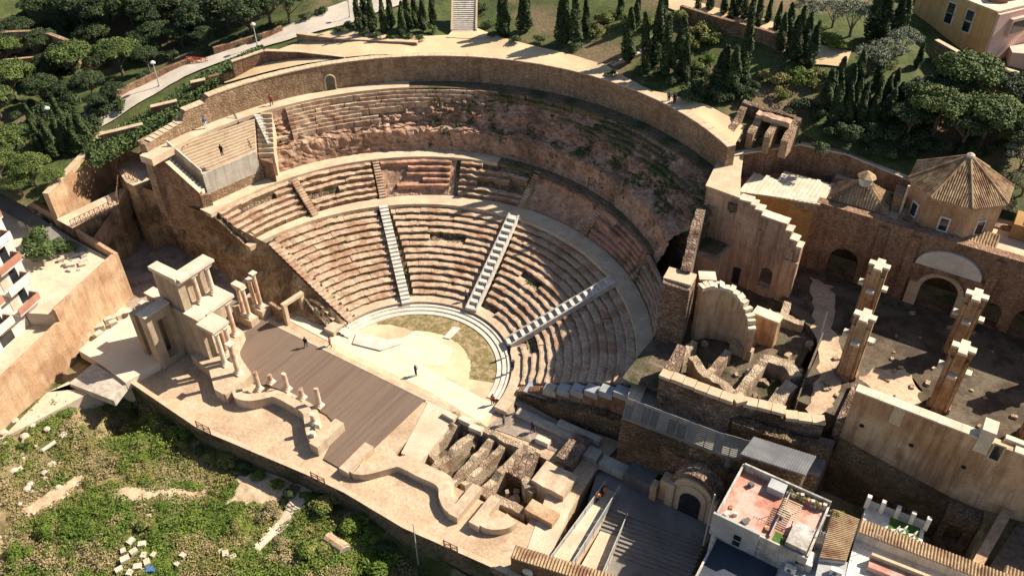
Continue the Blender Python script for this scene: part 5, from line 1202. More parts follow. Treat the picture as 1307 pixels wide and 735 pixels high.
# sloping grey street behind with rubble strip
m=MB(); a=[P(0,246,8.6),P(60,284,7.6),P(112,318,6.7)]; b=[P(-10,262,8.6),P(42,292,7.6),P(100,330,6.7)]
m.quadgrid([[(p.x,p.y,p.z+.06) for p in a],[(p.x,p.y,p.z+.06) for p in b]]); struct(m,'sloping_lane','street')
rb_=root('rubble_strip',tuple(P(70,310,6.6)),'strip of yellowish rubble and stones on the plaza beside the lane','rubble')
for k in range(170):
    t=rnd.random(); p=P(28+72*t+rnd.gauss(0,5),270+66*t+rnd.gauss(0,7),7.3-.7*t); s=rnd.uniform(.25,.8); add(MB().obox(p.x,p.y,s*1.3,s,6.3,p.z+s*.45,rnd.uniform(0,3)),'stone','cream',rb_)
# apartment block
A=P(57,398,4.6); A=Vector((A.x,A.y)); nrm=Vector((-fdir.y,fdir.x)); 
if nrm.x<0: nrm=-nrm
apb=root('apartment_block',(A.x,A.y,4.6),'white apartment block with red balconies at the plaza','building')
Bq=A+fdir*34
add(MB().prism([tuple(A),tuple(Bq),tuple(Bq-nrm*14),tuple(A-nrm*14)],3,24),'walls','white_paint',apb)
def fbox(s0,s1,d0,d1,z0,z1):
    return MB().prism([tuple(A+fdir*s0+nrm*d0),tuple(A+fdir*s1+nrm*d0),tuple(A+fdir*s1+nrm*d1),tuple(A+fdir*s0+nrm*d1)],z0,z1)
for fl_ in range(6):
    z=4.6+3.1*fl_
    for k in range(6):
        s=.7+k*4.6
        if fl_==0:
            w=add(fbox(s,s+2.0,-.05,.06,z+.2,z+2.3),'shop_window','glass_shade_dark',apb); add(fbox(s-.1,s+2.1,.0,.9,z+2.4,z+2.55),'canopy','ochre' if k%2 else 'grey_paint',apb)
            continue
        bal=add(fbox(s,s+3.6,0,1.3,z-.15,z+.05),'balcony_slab','white_paint',apb)
        add(fbox(s,s+3.6,1.2,1.32,z+.05,z+1.0),'balcony_front','balcony_red' if (fl_+k)%2 else 'white_paint',bal)
        add(fbox(s,s+.12,0,1.2,z+.05,z+1.0),'balcony_side','balcony_red',bal)
        w=add(fbox(s+.5,s+1.6,-.02,.05,z+.1,z+2.2),'window','glass_shade_dark',apb); add(fbox(s+2.1,s+3.2,-.02,.06,z+.1,z+2.2),'shutter','balcony_red' if k%2 else 'cream',apb)
        if (fl_*7+k*3)%4==0: add(fbox(s+.6,s+2.6,1.33,1.5,z+.3,z+1.0),'laundry','cloth_blue' if (k==0 and fl_==2) else 'cloth_white',bal)
# pale platforms at the foot of the orange wall
pf_=root('pale_platform',tuple(P(150,430,0)),'large pale concrete platform at the foot of the orange wall','platform')
add(MB().prism(XY([(100,447),(172,398),(196,392),(206,462),(160,488),(131,465)],1.0),-.3,1.0),'slab','orch_pale',pf_)
dp=thing(MB().prism(XY([(88,489),(119,463),(162,489),(145,511)],.6),-.35,.6),'grey_platform','concrete','grey concrete platform end overhanging the dark gap by the grass','platform')
for k in range(16):
    t=k/15; p=P(182-100*t+rnd.gauss(0,3),390+60*t+rnd.gauss(0,3),.2); s=rnd.uniform(.6,1.1); thing(MB().obox(p.x,p.y,s*1.3,s,-.3,s*.7+.2,rnd.uniform(0,3)),'stone_block','cream','loose pale stone block along the foot of the orange wall','block','stone blocks along the orange wall')
# ------------------------------------------------------------------ walls along the road and park
def pxwall(name,pts,z,th,zb,mt,label,rag=.05,cop=None):
    path=XY(pts,z if not isinstance(z,list) else z[0]) if not isinstance(z,list) else [tuple(P(u,v,zz)[:2]) for (u,v),zz in zip(pts,z)]
    rt=root(name,(path[0][0],path[0][1],zb),label,'wall'); add(wallmesh(path,th,zb,z if isinstance(z,list) else [z]*len(path),rag,1.0,pts[0][0]),'wall_body',mt,rt)
    if cop: copings(path,th,z,rt,cop,1.6,.1)
    return rt
pxwall('buttress_wall',[(128,173),(182,160)],[15.6,16.2],.8,8,'wall_brick','brown buttress wall at the foot of the ivy below the road',cop='coping_tan')
pxwall('buttress_wall',[(192,138),(226,130)],[18.0,18.3],.8,11,'wall_brick','stepped brown buttress wall between two ivy patches',cop='coping_tan')
pxwall('buttress_wall',[(243,107),(262,103)],[20,20.2],.8,13,'wall_brick','narrow brown buttress wall between ivy patches near the curved wall',cop='coping_tan')
pxwall('buttress_wall',[(266,99),(298,92)],[20.4,20.6],.8,14,'wall_brick','brown buttress wall next to the long tapering wall')
pxwall('tapering_wall',[(296,80),(337,66),(380,67),(440,74)],[22.2,22.8,23.0,23.2],.7,15,'wall_brick','long tapering brown wall behind the curved auditorium wall',cop='coping_tan')
pxwall('road_wall',[(108,138),(160,112),(210,88),(246,74)],[16.6,17.5,18.6,19.3],.6,12,'wall_brick','low brown wall along the upper side of the road below the pines')
pxwall('road_wall',[(272,62),(330,45),(360,34)],[20.2,21.2,21.8],.6,15,'wall_brick','low brown wall along the road beside the dark shrubs')
pxwall('park_wall',[(378,44),(430,50),(490,53),(532,55)],[22.6,23.6,23.9,24.0],.8,20,'wall_tan','low curved tan wall holding the cypress bed left of the garden stairs',cop='coping_tan')
pxwall('park_wall',[(868,8),(920,24),(980,40),(1002,50)],[29.2,29.3,29,28.8],.6,22,'wall_brick','brown park wall below the upper row of cypresses')
pxwall('park_wall',[(1193,52),(1235,75),(1300,95)],[29.4,29,28.4],.6,20,'wall_tan','tan boundary wall below the yellow apartment house',cop='coping_tan')
pxwall('park_wall',[(0,42),(50,40),(90,55)],[19,18.6,18.2],.8,12,'wall_tan','tan terrace wall among the pines at the upper garden')
pxwall('park_wall',[(0,78),(60,72)],[16.4,16.4],.6,10,'wall_orange','orange low wall between the pine garden terraces')
# red barrier by the road
bt=P(240,77,19); rb2_=root('road_barrier',(bt.x,bt.y,hill(bt.x,bt.y)),'orange red barrier beside the road and the low wall','barrier')
zb=hill(bt.x,bt.y)+.3
for k in range(5): add(MB().tube((bt.x+k*.7,bt.y+k*.3,zb-.5),(bt.x+k*.7,bt.y+k*.3,zb+1.1),.06,.06,5),'post','red_fence',rb2_)
for h in (.4,.75,1.1): add(MB().tube((bt.x-.2,bt.y-.1,zb+h),(bt.x+3.2,bt.y+1.4,zb+h),.07,.07,5),'rail','red_fence',rb2_)
# garden stairs
def gstairs(pts_b,pts_t,zb,zt,n,w,label,mt):
    p=P(*pts_b,zb); q=P(*pts_t,zt); return stairway(p,q,n,w,label,mt,'coping_tan')
gstairs((592,41),(593,-6),23.9,27.5,18,3.6,'broad pale garden stairs climbing between the cypress beds','step_white')
gstairs((776,80),(842,52),23.6,25.8,12,3.0,'pale garden stairs with dark treads among the cypresses','step_white')
# park ruin with niches
pr_=root('park_ruin',tuple(P(960,170,22.8)),'ruined niches with thick tan cross walls in the park above the curved wall','ruins')
b0=P(928,168,22.6); b1=P(995,188,22.4); d=(b1-b0); d.z=0; L=d.length; dn=d.normalized(); nn=Vector((-dn.y,dn.x,0))
add(wallmesh([tuple((b0+nn*4.2)[:2]),tuple((b1+nn*4.2)[:2])],.9,21,[24.9,24.5],.35,.5,3),'back_wall','wall_rubble',pr_)
for k,t in enumerate((0,.36,.68,1.0)):
    a=b0+d*t; add(wallmesh([tuple(a[:2]),tuple((a+nn*4.4)[:2])],-.9,21,[22.9+.2*k,24.6],.35,.5,k*5),'cross_wall','wall_tan',pr_)
add(wallmesh([tuple((b0+d*.36+nn*2.6)[:2]),tuple((b0+d*1.0+nn*2.6)[:2])],1.2,23.9,[24.7,24.5],.2,.5,9),'vault','wall_pink',pr_)
# ------------------------------------------------------------------ buildings beyond the park
yb=root('yellow_apartments',tuple(P(1253,71,26)),'yellow and pink apartment house with white framed windows and pale roof','building')
a=P(1160,30,27.0); b=P(1254,71,27.0); dx=(b-a); dx.z=0; dn=dx.normalized(); nn=Vector((-dn.y,dn.x,0)); zt=topz(1253,71,27,17)
bx_=[tuple(a[:2]),tuple(b[:2]),tuple((b+nn*30)[:2]),tuple((a+nn*30)[:2])]
add(MB().prism(bx_,20,zt),'walls','facade_yellow',yb)
c0=sum((Vector(p) for p in bx_),Vector((0,0)))/4
add(MB().prism([tuple(c0+(Vector(p)-c0)*1.01) for p in bx_],zt,zt+.25),'roof_slab','coping',yb)
e=b+dn*.05; sidew=wallmesh([tuple(e[:2]),tuple((e+nn*30)[:2])],-.4,20,zt-.1); add(sidew,'side_facade','facade_pink',yb)
for k,(t,h) in enumerate(((.30,.42),(.62,.38),(.30,.86),(.62,.86))):
    c=a+dx*(.25+t*.75); z=27+(zt-27)*(.25+h*.55); ang_=math.atan2(dn.y,dn.x)
    if z+1>zt: continue
    w=add(MB().obox(c.x-nn.x*.03,c.y-nn.y*.03,1.5,.16,z-.8,z+.9,ang_),'window_frame','white_paint',yb); add(MB().obox(c.x-nn.x*.08,c.y-nn.y*.08,1.1,.16,z-.6,z+.7,ang_),'window_pane','glass_shade_dark',w)
for k in range(3):
    c=b+nn*(4+7*k)+dn*.4; add(MB().obox(c.x+dn.x*.2,c.y+dn.y*.2,3.2,.7,zt-3.4,zt-1.0,math.atan2(nn.y,nn.x)),'balcony','facade_pink',yb); add(MB().obox(c.x+dn.x*.5,c.y+dn.y*.5,2.6,.2,zt-3.0,zt-1.4,math.atan2(nn.y,nn.x)),'balcony_opening','glass_shade_dark',yb)
for k in range(5):
    c=a+dx*.8+nn*(3+k*2.5); add(MB().obox(c.x,c.y,rnd.uniform(1,2.4),rnd.uniform(1,2),zt+.25,zt+1.2+rnd.random(),.4),'rooftop_box',('tile_red','grey_paint','white_paint')[k%3],yb)
pbx=P(1290,82,25); thing(MB().obox(pbx.x+3,pbx.y+2,9,7,18,27.6,.3),'annex','facade_pink','pink annex block with flat roof beside the yellow apartment house','building')
for (u,v,z,lx,ly,hh,mt_,l) in ((1035,-2,30,26,9,5.5,'facade_blue','pale blue building behind the upper cypress row'),(1160,-6,31,16,9,8,'facade_pink','pink gabled building partly hidden by the dark trees'),(1110,-14,31,12,9,9,'facade_cream','cream building behind the olive trees')):
    p=P(u,v,z-2); hb_=root('far_building',(p.x,p.y,z-4),l,'building'); add(MB().obox(p.x,p.y+ly/2,lx,ly,20,z+hh-2,.5),'walls',mt_,hb_); add(MB().obox(p.x,p.y+ly/2,lx+.4,ly+.4,z+hh-2,z+hh-1.7,.5),'roof','tile_red' if 'pink' in l else 'coping',hb_)
    for k in range(6):
        x=-lx/2+ (k+.7)*lx/6.5; c,s=math.cos(.5),math.sin(.5); q=Vector((p.x+c*x+s*(ly/2+.03)-0,p.y+ly/2+s*x-c*(ly/2+.03))); add(MB().obox(q.x,q.y,1.0,.15,z+hh-5.2,z+hh-3.5,.5),'window','glass_shade_dark',hb_)

# ------------------------------------------------------------------ vegetation
def leaves(m,pts,s0,s1,up=.2,stretch=1.0):
    for p,nv in pts:
        s=rnd.uniform(s0,s1); nv=(nv+Vector((rnd.gauss(0,.55),rnd.gauss(0,.55),rnd.gauss(0,.55)+up)))
        if nv.length<.01: continue
        nv.normalize(); a=nv.orthogonal().normalized(); b=nv.cross(a); t=rnd.uniform(0,PI); a,b=a*math.cos(t)+b*math.sin(t),b*math.cos(t)-a*math.sin(t)
        i=len(m.v); m.v+= [tuple(p-a*s*stretch-b*s*.6),tuple(p+a*s*stretch-b*s*.5),tuple(p+a*s*.7*stretch+b*s*.6),tuple(p-a*s*.6*stretch+b*s*.65)]; m.f.append((i,i+1,i+2,i+3))
def tree_proto(kind,seed):
    rnd.seed(seed); pts=[]
    tr=MB(); cr=MB()
    if kind=='cypress':
        Hh=10; tr.tube((0,0,-1),(0,0,2),.18,.15,7); tr.tube((0,0,2),(0,0,8.5),.15,.03,6)
        for k in range(2600):
            z=.35+9.6*rnd.random()**.92; t=z/10; r=1.0*min(1,(t/.12)**.6)*(1-max(0,t-.25)/.77)**.62*(1+.18*nz(z*1.3,seed,math.cos(k))); a=rnd.uniform(0,2*PI)
            r*=(.82+.2*math.sin(3*a+z*1.1+seed))*rnd.uniform(.72,1.04); pts.append((Vector((r*math.cos(a),r*math.sin(a),z)),Vector((math.cos(a),math.sin(a),.5))))
        leaves(cr,pts,.09,.21,.3)
    elif kind in('pine','round','olive'):
        flat={'pine':.62,'round':.85,'olive':.8}[kind]; base={'pine':2.3,'round':1.9,'olive':1.6}[kind]
        tr.tube((0,0,-1.5),(.15,.1,base),.32,.22,8)
        cl=[]
        N_=44 if kind!='olive' else 24
        for k in range(N_):
            a=k*2.39996+rnd.uniform(-.4,.4); q=(k+.5)/N_; rr=3.25*math.sqrt(q)*rnd.uniform(.85,1.08); zz=base+.9+ (3.4*flat)*math.sqrt(max(0,1-(rr/3.7)**2))*rnd.uniform(.75,1.1); cl.append((Vector((rr*math.cos(a),rr*math.sin(a),zz)),rnd.uniform(.75,1.15)))
        for c,r in cl[::4]: tr.tube((.15,.1,base-.6),tuple(c-Vector((0,0,.4))),.12,.04,5)
        for c,r in cl:
            for k in range(210 if kind!='olive' else 150):
                v=Vector((rnd.gauss(0,1),rnd.gauss(0,1),rnd.gauss(0,1))).normalized()
                if v.z<-.2: v.z*=-.6
                q=c+Vector((v.x*r,v.y*r,v.z*r*.8))*rnd.uniform(.7,1.08); pts.append((q,v))
        leaves(cr,pts,.07,.17 if kind!='olive' else .14,.35)
    else:  # bush
        for c in range(7):
            cc=Vector((rnd.uniform(-.6,.6),rnd.uniform(-.6,.6),rnd.uniform(.25,.7))); r=rnd.uniform(.35,.6)
            for k in range(190):
                v=Vector((rnd.gauss(0,1),rnd.gauss(0,1),abs(rnd.gauss(0,1)))).normalized(); pts.append((cc+v*r*rnd.uniform(.75,1.05),v))
        leaves(cr,pts,.035,.09,.3); tr.tube((0,0,-.3),(0,0,.5),.07,.04,5)
    t=tr.mesh('trunk'); t.materials.append(MT['bark'])
    return t,cr
protos={}
def get_proto(kind,mt,seed):
    k=(kind,mt,seed)
    if k not in protos:
        t,cr=tree_proto(kind,seed); c=cr.mesh('crown'); c.materials.append(MT[mt]); protos[k]=(t,c)
    return protos[k]
def plant(name,kind,mt,seed,loc,sc,label,cat,group=None):
    t,c=get_proto(kind,mt,seed); rt=root(name,loc,label,cat,group); rt.scale=sc if isinstance(sc,tuple) else (sc,sc,sc); rt.rotation_euler=(0,0,rnd.uniform(0,6.28))
    for me,n in ((t,'trunk'),(c,'crown')):
        o=bpy.data.objects.new(n,me); COL.objects.link(o); o.parent=rt
    return rt
def ground_at(u,v):
    z=20.0
    for _ in range(25):
        p=P(u,v,z); z=.5*z+.5*hill(p.x,p.y)
    p=P(u,v,z); return Vector((p.x,p.y,hill(p.x,p.y)))
def cyp(u,v,vt,label,group,wide=1.0,mt='cypress'):
    g_=ground_at(u,v); h=max(3.5,min(15,topz(u,v,g_.z,vt)-g_.z)); s=h/10; w=s*wide*1.08*max(.75,1/(s**.35))
    q_=rnd.uniform(.85,1.2); t_=plant('cypress_tree','cypress',mt,int(u)%5,(g_.x,g_.y,g_.z),(w*q_,w*q_*rnd.uniform(.9,1.1),s*rnd.uniform(.93,1.1)),label,'tree',group); t_.rotation_euler=(rnd.gauss(0,.035),rnd.gauss(0,.035),rnd.uniform(0,6.28))
G1='cypresses left of the garden stairs'
for u,v,t in ((459,38,-12),(476,42,-8),(491,43,-6),(513,48,0),(522,38,-10),(540,40,-4),(553,31,-16),(466,34,-14),(500,36,-8),(530,34,-10)): cyp(u,v,t,'dark cypress in the bed left of the broad garden stairs',G1)
G2='cypresses between the two garden stairs'
for u,v,t in ((644,47,-8),(640,44,-10),(664,40,-12),(672,40,-10),(721,57,-8),(734,57,-4),(748,40,-6),(715,54,-2)): cyp(u,v,t,'dark cypress on the red earth between the two garden stairs',G2,1.1)
G3='cypresses around the striped garden stairs'
for u,v,t in ((801,79,14),(791,22,-20),(811,36,-14),(826,90,10),(850,94,20),(836,84,-6),(866,96,16),(874,103,44),(845,50,-8)): cyp(u,v,t,'tall cypress beside the pale garden stairs with dark treads',G3,1.05)
G4='cypresses above the park ruin'
for u,v,t in ((918,117,56),(933,120,58),(912,112,64)): cyp(u,v,t,'broad dark cypress above the park ruin',G4,1.5)
cyp(944,113,14,'slim tall leaning cypress standing clear above the park ruin',None,.8)
G5='cypress row along the upper park wall'
for u,v,t in ((891,12,-22),(923,19,-18),(932,26,-12),(949,26,-14),(967,36,-16),(979,30,-10),(990,40,4),(905,14,-20),(940,22,-18),(957,30,-14)): cyp(u,v,t,'cypress in the row along the upper park wall',G5)
G6='cypresses on the lawn below the upper path'
for u,v,t in ((995,66,18),(1003,56,0),(1013,80,10),(1032,86,30),(1008,70,16),(1025,76,20)): cyp(u,v,t,'cypress on the green lawn below the upper park path',G6)
G7='cypresses below the olive trees'
for u,v,t in ((1110,53,-20),(1126,54,-8),(1140,50,-20),(1147,52,-14),(1118,52,0)): cyp(u,v,t,'dark cypress beside the olive trees under the pale buildings',G7,1.2)
G8='dense cypress cluster before the pines'
for u,v,t in ((1051,144,82),(1063,162,109),(1085,150,104),(1102,138,112),(1092,112,64),(1071,104,80),(1129,130,95),(1115,138,118),(1102,82,52),(1170,86,58),(1058,130,90),(1078,160,112),(1097,158,116),(1110,160,120),(1140,118,84),(1080,128,82),(1120,112,70),(1128,154,110),(1143,140,104),(1066,120,74)): cyp(u,v,t,'cypress in the dense dark cluster before the round pines',G8,1.25)
G9='cypresses on the slope left of the auditorium'
for u,v,t in ((55,200,154),(72,202,150),(90,192,126),(112,192,134),(44,165,134),(82,196,140),(102,196,146)): cyp(u,v,t,'dark cypress on the slope above the plain tan wall',G9,1.1)
for u,v,t,l in ((44,46,15,'small cypress standing alone by the tan garden terrace'),(88,40,0,'tall cypress among the pines at the upper garden')): cyp(u,v,t,l,None,1.2)
def tree(u,v,r,kind,mt,label,group=None,seed=1,zoff=0,name=None):
    g_=ground_at(u,v); d=(Vector((g_.x,g_.y,g_.z+4))-CP).dot(Fw); R_=r*d/FPX; s=R_/3.9
    nm=name or {'pine':'pine_tree','round':'round_tree','olive':'olive_tree','bush':'shrub'}[kind]
    if kind=='bush': s=R_/.95
    plant(nm,kind,mt,seed,(g_.x,g_.y,g_.z+zoff),s,label,'shrub' if kind=='bush' else 'tree',group)
L1='light green round pine on the slope beside the road'
for i,(u,v) in enumerate(((99,101),(157,96))): tree(u,v,31,'pine','pine',L1,'light pines beside the road',i)
for i,(u,v,r) in enumerate(((22,126,32),(2,152,28),(14,84,24),(40,112,20))): tree(u,v,r,'pine','pine','green pine at the garden edge above the left terrace walls','pines at the garden edge',i+2)
for i,(u,v,r) in enumerate(((22,208,30),(46,236,27),(4,232,30),(0,200,26),(74,238,15),(30,250,20))): tree(u,v,r,'round','pine','broad leafy green tree above the plain tan wall','leafy trees above the tan wall',i)
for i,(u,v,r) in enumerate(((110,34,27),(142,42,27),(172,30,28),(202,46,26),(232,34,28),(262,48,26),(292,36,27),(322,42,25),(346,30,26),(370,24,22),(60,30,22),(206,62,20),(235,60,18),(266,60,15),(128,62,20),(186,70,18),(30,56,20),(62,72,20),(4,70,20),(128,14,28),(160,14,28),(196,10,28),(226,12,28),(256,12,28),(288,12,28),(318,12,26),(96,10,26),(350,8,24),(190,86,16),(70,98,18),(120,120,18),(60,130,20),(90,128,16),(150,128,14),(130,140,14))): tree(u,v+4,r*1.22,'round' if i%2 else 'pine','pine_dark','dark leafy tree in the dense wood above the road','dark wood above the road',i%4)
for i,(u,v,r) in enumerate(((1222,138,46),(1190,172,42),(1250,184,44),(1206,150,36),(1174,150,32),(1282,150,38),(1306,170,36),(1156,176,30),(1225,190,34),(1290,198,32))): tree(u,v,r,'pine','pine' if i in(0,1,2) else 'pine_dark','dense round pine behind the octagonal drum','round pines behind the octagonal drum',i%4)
for i,(u,v,r) in enumerate(((1028,34,24),(1085,46,30),(1150,72,24),(1062,34,22),(1300,222,30),(1304,250,24),(1108,98,28),(1128,88,26))): tree(u,v,r,'olive','olive','grey green olive tree in the park near the pale buildings','olive trees in the park',i%3)
# shrubs and ivy
for i,(u,v,r,mt_,l,gp_) in enumerate([(u,v,r,'ivy','clipped green bush in the cypress bed beside the garden stairs','bushes beside the garden stairs') for u,v,r in ((445,40,9),(462,46,8),(480,50,8),(500,52,8),(520,52,8),(536,52,7),(552,42,8),(430,42,7),(618,14,9),(622,36,9),(660,56,10),(690,54,8),(735,62,8),(628,48,7))]+
  [(u,v,r,'grass','bright green low shrub on the park lawn','low shrubs on the park lawn') for u,v,r in ((890,46,16),(905,58,14),(880,64,14),(910,44,12),(870,30,16),(800,30,14),(770,30,14),(760,46,12),(830,36,12),(1010,100,14),(1030,112,16),(990,108,14),(1045,100,12),(970,100,12),(1000,126,12),(1060,60,14),(1075,66,12),(950,48,10),(900,82,12),(885,90,12),(1290,175,18))]+
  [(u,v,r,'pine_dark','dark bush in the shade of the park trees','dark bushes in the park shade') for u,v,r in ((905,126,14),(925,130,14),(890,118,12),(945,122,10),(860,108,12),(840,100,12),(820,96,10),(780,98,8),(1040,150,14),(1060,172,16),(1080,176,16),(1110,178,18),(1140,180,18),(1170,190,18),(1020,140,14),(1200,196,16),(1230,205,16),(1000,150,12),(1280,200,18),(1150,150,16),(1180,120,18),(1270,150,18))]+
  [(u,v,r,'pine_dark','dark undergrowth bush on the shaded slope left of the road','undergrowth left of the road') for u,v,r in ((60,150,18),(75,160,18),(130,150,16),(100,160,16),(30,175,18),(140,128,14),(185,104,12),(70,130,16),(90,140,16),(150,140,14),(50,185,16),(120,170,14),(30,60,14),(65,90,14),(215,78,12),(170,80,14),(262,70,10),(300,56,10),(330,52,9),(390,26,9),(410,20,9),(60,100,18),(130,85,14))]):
    tree(u,v,r,'bush',mt_,l,gp_,i%4)
ug=[(0,60,0,200),(60,120,110,200),(100,350,0,70),(1040,1300,140,205),(880,960,96,130),(0,120,40,110)]
for i in range(150):
    x0,x1,y0,y1=ug[i%6] if i%6!=4 or i%12==4 else ug[2]; u=rnd.uniform(x0,x1); v=rnd.uniform(y0,y1)
    if v>150-.47*u-6 and v<200-.47*u and u>60 and u<460: continue
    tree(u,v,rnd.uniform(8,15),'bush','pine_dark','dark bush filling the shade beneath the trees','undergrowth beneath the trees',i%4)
# ivy hedge below the road
hd=root('ivy_hedge',tuple(ground_at(220,125)),'thick green ivy hedge hanging over the buttress walls below the road','hedge')
m=MB(); pts=[]
for k in range(11000):
    t=rnd.random(); u=112+225*t; v0=166-102*t+ (3 if t<.5 else 0); v=v0+rnd.uniform(4,30)*(1-.62*t)-2; z=15.6+5.4*t
    p=P(u,v,z); hz_=hill(p.x,p.y); z=hz_+.2+rnd.uniform(0,1.3); pts.append((Vector((p.x,p.y,z)),Vector((.3,-.5,.8))))
leaves(m,pts,.10,.24,.3); add(m,'foliage','ivy',hd,kind='stuff')
# potted plants on the white house
for k,(u,v) in enumerate(((962,634),(978,640),(1000,646),(1016,652),(1032,655),(1048,655),(1085,648))):
    p=P(u,v,9.0); plant('potted_plant','bush','grass',k%4,(47.2+k*.48,-1.75,8.3) if k<6 else (51.6,-1.6,7.6),.42 if k<6 else .8,'green potted plant along the parapet of the red roof terrace','plant','potted plants on the red terrace')
p=P(66,332,6.6); plant('round_bush','bush','ivy',2,(p.x,p.y,6.5),(3.4,3.0,2.8),'large dense green bush on the plaza by the apartment block','shrub')
p=P(48,312,6.6); plant('round_bush','bush','ivy',1,(p.x,p.y,6.5),(2.2,2.0,2.0),'smaller green bush touching the large plaza bush','shrub')
# weeds on the shaded rock
m=MB(); pts=[]
for k in range(9000):
    th=R(rnd.uniform(48,122)); tt=rnd.choice((rnd.uniform(.0,.16),rnd.uniform(.5,1.0),rnd.uniform(.2,.5)))
    r=CLF.rad(th)*(1-tt)+WBi.rad(th)*tt; x=OC[0]+r*math.cos(th); y=OC[1]+r*math.sin(th)
    if fbm(x,y,3,.3)<.08: continue
    _,zt=prof(tt,90); z=10.9+(19.2-10.9)*zt+.15*rnd.random(); pts.append((Vector((x,y,z)),Vector((0,-.2,1))))
leaves(m,pts,.08,.22,.5); add(m,'rock_weeds','ivy',None,'sparse weeds clinging to the shaded upper rock',None,None,'stuff')
# tufts between the lower seat rows
m=MB(); pts=[]
for k in range(5200):
    th=R(rnd.uniform(14,172)); i=rnd.randrange(0,NR); t=(i+.93)/NR
    if fbm(th*7,i*.35,1,1.0)<.05: continue
    r=ORB.rad(th)*(1-t)+PRI.rad(th)*t; pts.append((Vector((OC[0]+r*math.cos(th),OC[1]+r*math.sin(th),Z0+i*DZ+.04+rnd.random()*.1)),Vector((0,0,1))))
leaves(m,pts,.06,.15,.4); add(m,'seat_weeds','grass',None,'small green tufts growing between the seat rows',None,None,'stuff')
# ------------------------------------------------------------------ grass field below the terrace
def field(x,y):
    k=max(0,min(1,(-27.5-x)/5.0)); h_=max(0,1-math.hypot((x-17)/9.0,(y+24.5)/4.5)); g2=max(0,1-math.hypot((x+28.0)/5.5,(y+25.5)/4.5)); return -2.6+1.75*k*k*(3-2*k)-5.0*h_-4.0*g2+.45*fbm(x,y,0,.13)+.12*fbm(x,y,4,.6)
m=MB(); m.quadgrid([[(x,y,field(x,y)) for x in [-60+i*.9 for i in range(112)]] for y in [-95+j*.9 for j in range(84)]]); struct(m,'field','field_mix',smooth=True)
def fpatch(name,pts,mt,lift=.05,hf=None,pz=-3.2,jit=.9):
    hf=hf or field
    pl=XY(pts,pz); xs=[p[0] for p in pl]; ys=[p[1] for p in pl]; m=MB(); ix={}
    st=.25; nx_=int((max(xs)-min(xs)+2)/st)+1; ny_=int((max(ys)-min(ys)+2)/st)+1; ax_=min(xs)-1; ay_=min(ys)-1
    def vv(i,j):
        if (i,j) not in ix: x=ax_+i*st+.1*nz(i*.7,j*.7,1); y=ay_+j*st+.1*nz(i*.7,j*.7,2); ix[(i,j)]=len(m.v); m.v.append((x,y,hf(x,y)+lift))
        return ix[(i,j)]
    for i in range(nx_):
        for j in range(ny_):
            x=ax_+(i+.5)*st; y=ay_+(j+.5)*st
            if inpoly(x+jit*fbm(x,y,3,.9),y+jit*fbm(x,y,8,.9),pl): m.f.append((vv(i,j),vv(i+1,j),vv(i+1,j+1),vv(i,j+1)))
    if m.f: struct(m,name,mt)
    return pl
for pts_ in ([(1034,352),(1062,366),(1066,420),(1082,470),(1062,512),(1048,530),(1030,520),(1046,470),(1040,410)],[(1100,486),(1112,472),(1150,470),(1166,484),(1180,500),(1160,522),(1118,505)]):  # pale path strip, then a sunlit patch painted onto the nave floor
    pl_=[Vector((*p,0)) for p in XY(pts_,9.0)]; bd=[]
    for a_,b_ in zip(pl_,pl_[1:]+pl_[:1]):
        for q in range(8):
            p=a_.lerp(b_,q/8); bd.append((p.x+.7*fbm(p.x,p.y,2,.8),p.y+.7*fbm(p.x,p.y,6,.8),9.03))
    m=MB(); m.face(bd); struct(m,'church_path_sun_patch','sand')
bare=[fpatch('footpath',[(384,618),(404,626),(396,645),(372,668),(352,692),(333,712),(326,700),(345,680),(364,655),(374,635)],'sand_pale',.2,None,-3.2,.35),
 fpatch('bare_earth',[(138,632),(165,626),(210,628),(262,626),(258,636),(205,640),(160,644)],'sand',.07),
 fpatch('bare_earth',[(305,612),(345,604),(385,612),(370,634),(350,645),(310,650),(296,640)],'sand',.06),
 fpatch('bare_earth',[(28,655),(60,630),(110,605),(112,616),(70,650),(34,668)],'sand',.06),
 fpatch('bare_earth',[(0,690),(8,690),(6,735),(0,735)],'sand',.06)]
def isbare(x,y): return any(inpoly(x,y,b) for b in bare)
gm=MB(); dm=MB(); gp=[]; dp_=[]
cl=0
while cl<5200:
    u=rnd.uniform(-60,620); v=rnd.uniform(490,830); p=P(u,v,-3.2); x,y=p.x,p.y
    if y>-21.8 and x>-29: continue
    cl+=1
    if isbare(x,y): continue
    n1=fbm(x,y,9,.10); n2=fbm(x+30,y,2,.22)
    # keep the pavement clear
    if inpoly(x,y,[(-43,-13),(-29,-13),FR[0]]+XY([(165,489),(100,480),(60,500),(0,560),(-60,640),(-120,640),(-60,500)],0)): continue
    dry=n2>.26 or (n1<-.25 and rnd.random()<.5)
    if n1<-.5: continue
    r=rnd.uniform(.35,1.1); hgt=rnd.uniform(.15,.7)*(1.5 if n1>.1 else .8); lst=dp_ if dry else gp
    z0=field(x,y)
    for k in range(int(42*r)+10):
        a=rnd.uniform(0,2*PI); q=r*math.sqrt(rnd.random()); lst.append((Vector((x+q*math.cos(a),y+q*math.sin(a),z0+hgt*(1-(q/r)**2)*rnd.uniform(.3,1.1)+.03)),Vector((math.cos(a)*q,math.sin(a)*q,.7))))
leaves(gm,gp,.045,.11,.5,1.3); add(gm,'grass','grass',None,'green grass and weeds covering the field below the terrace',None,None,'stuff')
leaves(dm,dp_,.045,.11,.5,1.3); add(dm,'dry_grass','dry_shrub',None,'dry tan scrub scattered over the field',None,None,'stuff')
